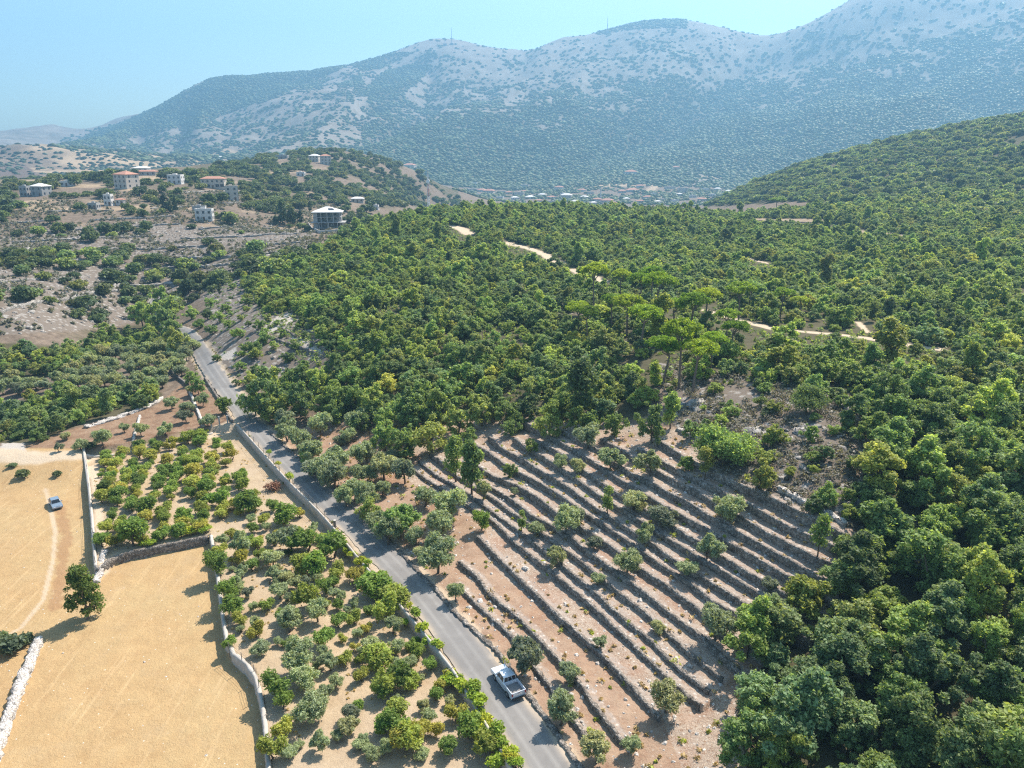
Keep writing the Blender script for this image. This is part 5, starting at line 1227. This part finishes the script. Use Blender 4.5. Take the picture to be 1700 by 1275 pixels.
def greenhouse(e, y, hw, z0, z1, paintm, wins):
    """cab above the belt line: y = (rear base, rear top, front top, front base), half widths base and top"""
    yb, yt, yft, yfb = y; a0, a1 = hw
    V_ = [(-a0,yb,z0),(a0,yb,z0),(a0,yfb,z0),(-a0,yfb,z0),(-a1,yt,z1),(a1,yt,z1),(a1,yft,z1),(-a1,yft,z1)]
    mb = MB(); mb.add(V_, [(3,2,1,0),(4,5,6,7),(0,1,5,4),(1,2,6,5),(2,3,7,6),(3,0,4,7)]); mb.build('cab', paintm, e, bevel=.05)
    def lerp4(q, u0, u1, v0, v1):
        q = [Vector(p) for p in q]; f = lambda u, v: q[0].lerp(q[1], u).lerp(q[3].lerp(q[2], u), v)
        return [f(u0, v0), f(u1, v0), f(u1, v1), f(u0, v1)]
    def win(q, u0, u1, v0, v1, nm):
        r4 = lerp4(q, u0, u1, v0, v1); n = (r4[1]-r4[0]).cross(r4[3]-r4[0]); mb = MB(); slab(mb, r4, n, .016); mb.build(nm, 'car_glass', e)
    rear = [V_[0], V_[1], V_[5], V_[4]]; front = [V_[2], V_[3], V_[7], V_[6]]; rt = [V_[1], V_[2], V_[6], V_[5]]; lf = [V_[3], V_[0], V_[4], V_[7]]
    win(front, .06, .94, .1, .92, 'windscreen')
    if wins == 'truck':
        for u in (.06, .37, .68): win(rear, u, u+.27, .22, .86, 'rear_window')
    else: win(rear, .08, .92, .14, .9, 'rear_window')
    for u0, u1 in ((.08, .46), (.51, .86)): win(rt, u0, u1, .16, .9, 'side_window'); win(lf, 1-u1, 1-u0, .16, .9, 'side_window')
def car_common(e, hw, yf, yr, zl, ax, r, paintm):
    for y in ax:
        for sx in (-1, 1): wheel(e, sx*(hw-.11), y, r, .24)
    for sx in (-1, 1):
        MB().box(sx*(hw-.36)-.17, sx*(hw-.36)+.17, yf-.05, yf+.012, zl-.1, zl+.06).build('headlight', 'lamp_clear', e, bevel=.02)
        MB().box(sx*(hw+.09)-.09, sx*(hw+.09)+.09, .82, .95, 1.02, 1.2).build('wing_mirror', paintm, e, bevel=.03)
    MB().box(-hw*.95, hw*.95, yf-.06, yf+.07, .42, .62).build('front_bumper', paintm if paintm == 'paint_blue' else 'black_trim', e, bevel=.04)
# white pickup driving up the road
p = at(843, 1140); pa = at(822, 1118); pb = at(866, 1170)
seg = min(range(len(ROAD)-1), key=lambda i: math.hypot((ROAD[i][0]+ROAD[i+1][0])/2-p[0], (ROAD[i][1]+ROAD[i+1][1])/2-p[1])); tx, ty_ = ROAD[seg+1][0]-ROAD[seg][0], ROAD[seg+1][1]-ROAD[seg][1]
e = empty('pickup_truck', (p[0], p[1], p[2]+.05), math.atan2(-tx, ty_), 'white double cab pickup truck stopped on the asphalt road beside a big olive tree', 'pickup truck')
hw = .9; o = arch(-2.62, 2.62, .42, 1.0, (-1.52, 1.55), .46)
mb = MB(); mb.prism(o+[(2.62, .78), (2.5, 1.0), (1.25, 1.08), (-.62, 1.08), (-.62, .8), (-2.62, .8)], -hw, hw); mb.build('body', 'paint_white', e, bevel=.04)
greenhouse(e, (-.60, -.42, .78, 1.42), (.86, .70), 1.075, 1.74, 'paint_white', 'truck')
for sx in (-1, 1): MB().box(min(sx*hw, sx*(hw-.08)), max(sx*hw, sx*(hw-.08)), -2.54, -.63, .803, 1.24).build('bed_side', 'paint_white', e, bevel=.02)
MB().box(-hw+.081, hw-.081, -.71, -.625, .803, 1.24).build('bed_front', 'paint_white', e)
MB().box(-hw+.082, hw-.082, -2.52, -.712, .802, .835).build('bed_floor', 'bed_liner', e)
tg = MB().box(-hw+.02, hw-.02, -2.63, -2.545, .803, 1.24).build('tailgate', 'paint_white', e, bevel=.02); MB().box(-.14, .14, -2.645, -2.632, 1.05, 1.12).build('handle', 'black_trim', tg)
MB().box(-hw*.96, hw*.96, -2.8, -2.64, .45, .62).build('rear_bumper', 'black_trim', e, bevel=.03)
for sx in (-1, 1): MB().box(sx*(hw-.09)-.08, sx*(hw-.09)+.08, -2.66, -2.60, .84, 1.16).build('tail_light', 'lamp_red', e)
MB().box(-.5, .5, 2.6, 2.635, .62, .84).build('grille', 'black_trim', e); car_common(e, hw, 2.62, -2.62, .84, (-1.52, 1.55), .38, 'paint_white')
# grey blue saloon parked on the stubble
p = at(93, 840); e = empty('parked_car', p, math.atan2(p[0], -p[1])+.1, 'grey blue car parked alone on the golden stubble field', 'car')
hw = .84; o = arch(-2.1, 2.15, .3, .85, (-1.25, 1.3), .38)
mb = MB(); mb.prism(o+[(2.15, .62), (2.02, .80), (1.0, .93), (-1.35, .95), (-2.02, .92), (-2.1, .7)], -hw, hw); mb.build('body', 'paint_blue', e, bevel=.05)
greenhouse(e, (-1.62, -1.1, .32, 1.05), (.80, .63), .93, 1.42, 'paint_blue', 'car'); car_common(e, hw, 2.15, -2.1, .66, (-1.25, 1.3), .31, 'paint_blue')
for sx in (-1, 1): MB().box(sx*(hw-.2)-.15, sx*(hw-.2)+.15, -2.13, -2.06, .66, .8).build('tail_light', 'lamp_red', e)
MB().box(-hw*.95, hw*.95, -2.17, -2.08, .36, .56).build('rear_bumper', 'paint_blue', e, bevel=.03)
# ------------------------------------------------------------------ fences, gate, small things
def fence(name, pts, n, h, label, zoff, up):
    L = densify(castline(pts, zoff), .2); q0 = L[0]; e = empty(name, (q0[0], q0[1], hz(*q0)+up), 0, label, 'fence'); tops = []
    for k in range(n):
        q = L[int(k*(len(L)-1)/(n-1))]; z = hz(q[0]+.5, q[1])-hz(*q0)
        MB().tube([(q[0]-q0[0], q[1]-q0[1], z-.9), (q[0]-q0[0], q[1]-q0[1], z+h)], .045, 6).build('post', 'metal_post', e); tops.append((q[0]-q0[0], q[1]-q0[1], z))
    for f in (.35, .65, .95): MB().tube([(x, y, z+h*f) for x, y, z in tops], .012, 4).build('wire', 'metal_post', e)
fence('wire_fence', [(398,708),(425,738),(470,790),(520,838),(554,875)], 16, 1.3, 'wire fence on thin posts along the top of the concrete road wall', .4, .4)
fence('wire_fence', [(380,1078),(400,1094),(420,1109),(430,1140)], 4, 1.2, 'short wire fence on the bend of the concrete orchard wall', -.9, .3)
fence('wire_fence', [(142,752),(150,830),(158,932)], 6, 1.0, 'sparse wire fence on the wall beside the parked car field', -.9, .3)
e0 = at(364, 706); e = empty('gate', e0, .35, 'metal bar gate between concrete posts at the orchard entrance', 'gate')
for x in (-1.6, .1, 1.8): MB().box(x-.16, x+.16, -.16, .16, -.5, 2.1).build('post', 'raw_concrete', e, bevel=.02)
for x0, x1 in ((-1.44, -.06), (.26, 1.64)):
    g_ = MB()
    for k in range(7): xx = x0+(x1-x0)*k/6; g_.tube([(xx,0,.15),(xx,0,1.5)], .022, 5)
    for z in (.2, 1.45): g_.tube([(x0,0,z),(x1,0,z)], .03, 5)
    g_.build('gate_leaf', 'metal_post', e)
p = BASE.cast(556, 872, .4); e = empty('gate_post', (p[0], p[1], hz(p[0]+.4, p[1])), .3, 'dark round post at the end of the wire fence by the road', 'post')
MB().tube([(0,0,-.5),(0,0,1.25)], .2, 10).build('shaft', 'metal_post', e); MB().tube([(0,0,1.25),(0,0,1.33)], .26, 10).build('cap', 'concrete', e)
p = BASE.cast(745, 1112, .4); e = empty('metal_frame', (p[0], p[1], hz(p[0]+.5, p[1])), .6, 'small bent metal frame standing on the concrete road wall', 'frame')
MB().tube([(-.5,0,-.3),(-.5,0,1.2),(.5,0,1.2),(.5,0,-.3)], .04, 6).build('frame', 'metal_post', e); MB().tube([(-.5,0,.6),(.5,0,.6)], .025, 5).build('bar', 'metal_post', e)

# ------------------------------------------------------------------ the air between here and the mountain
mb = MB(); mb.box(-5350, 5350, -300, 5350, float(Z.min())-3, float(Z.max())+45)
m, nt, out = mat('haze'); t = NT(nt)
vp = t.n('VolumePrincipled'); vp.inputs['Density'].default_value = 2.3e-4; vp.inputs['Color'].default_value = (.32, .66, 1.0, 1); vp.inputs['Anisotropy'].default_value = .25
nt.links.new(vp.outputs[0], out.inputs['Volume']); MATS['haze'] = m
tag(mb.build('haze', 'haze'), kind='stuff')

VG = scatter([(250,500),(340,520),(1000,1300),(840,1330),(380,690),(240,560)], 40, 300, .9, seed=61, mask=lambda px, py, X, Y: .5*(np.abs(polydist(X, Y, ROAD)-ROADW-.55) < .45)*smooth(.4, .6, .5+fbm(X/5, Y/5, 8, 3)))
tufts('verge_grass', VG, .22, 14, .2, 'leaf_straw', 11); tufts('verge_weeds', VG[::4], .3, 20, .2, 'leaf_fruit', 12)
FS = scatter([(-60,770),(140,765),(155,935),(345,895),(370,1030),(430,1120),(445,1320),(-60,1320)], 40, 200, 1.9, seed=63, mask=lambda px, py, X, Y: .06+.5*(polydist(X, Y, P_FIELD, True) < 1.6))
stones('field_stones', FS, .16, 'white_stone', 14)
OT = scatter([(150,760),(400,705),(560,880),(850,1280),(450,1300),(440,1150),(370,1020),(345,890),(165,930)], 40, 200, 1.1, seed=64, mask=lambda px, py, X, Y: .35*smooth(.4, .62, .5+fbm(X/5, Y/5, 10, 3))*(polydist(X, Y, ROAD) > 4))
tufts('orchard_grass', OT, .17, 10, .18, 'leaf_straw', 15)
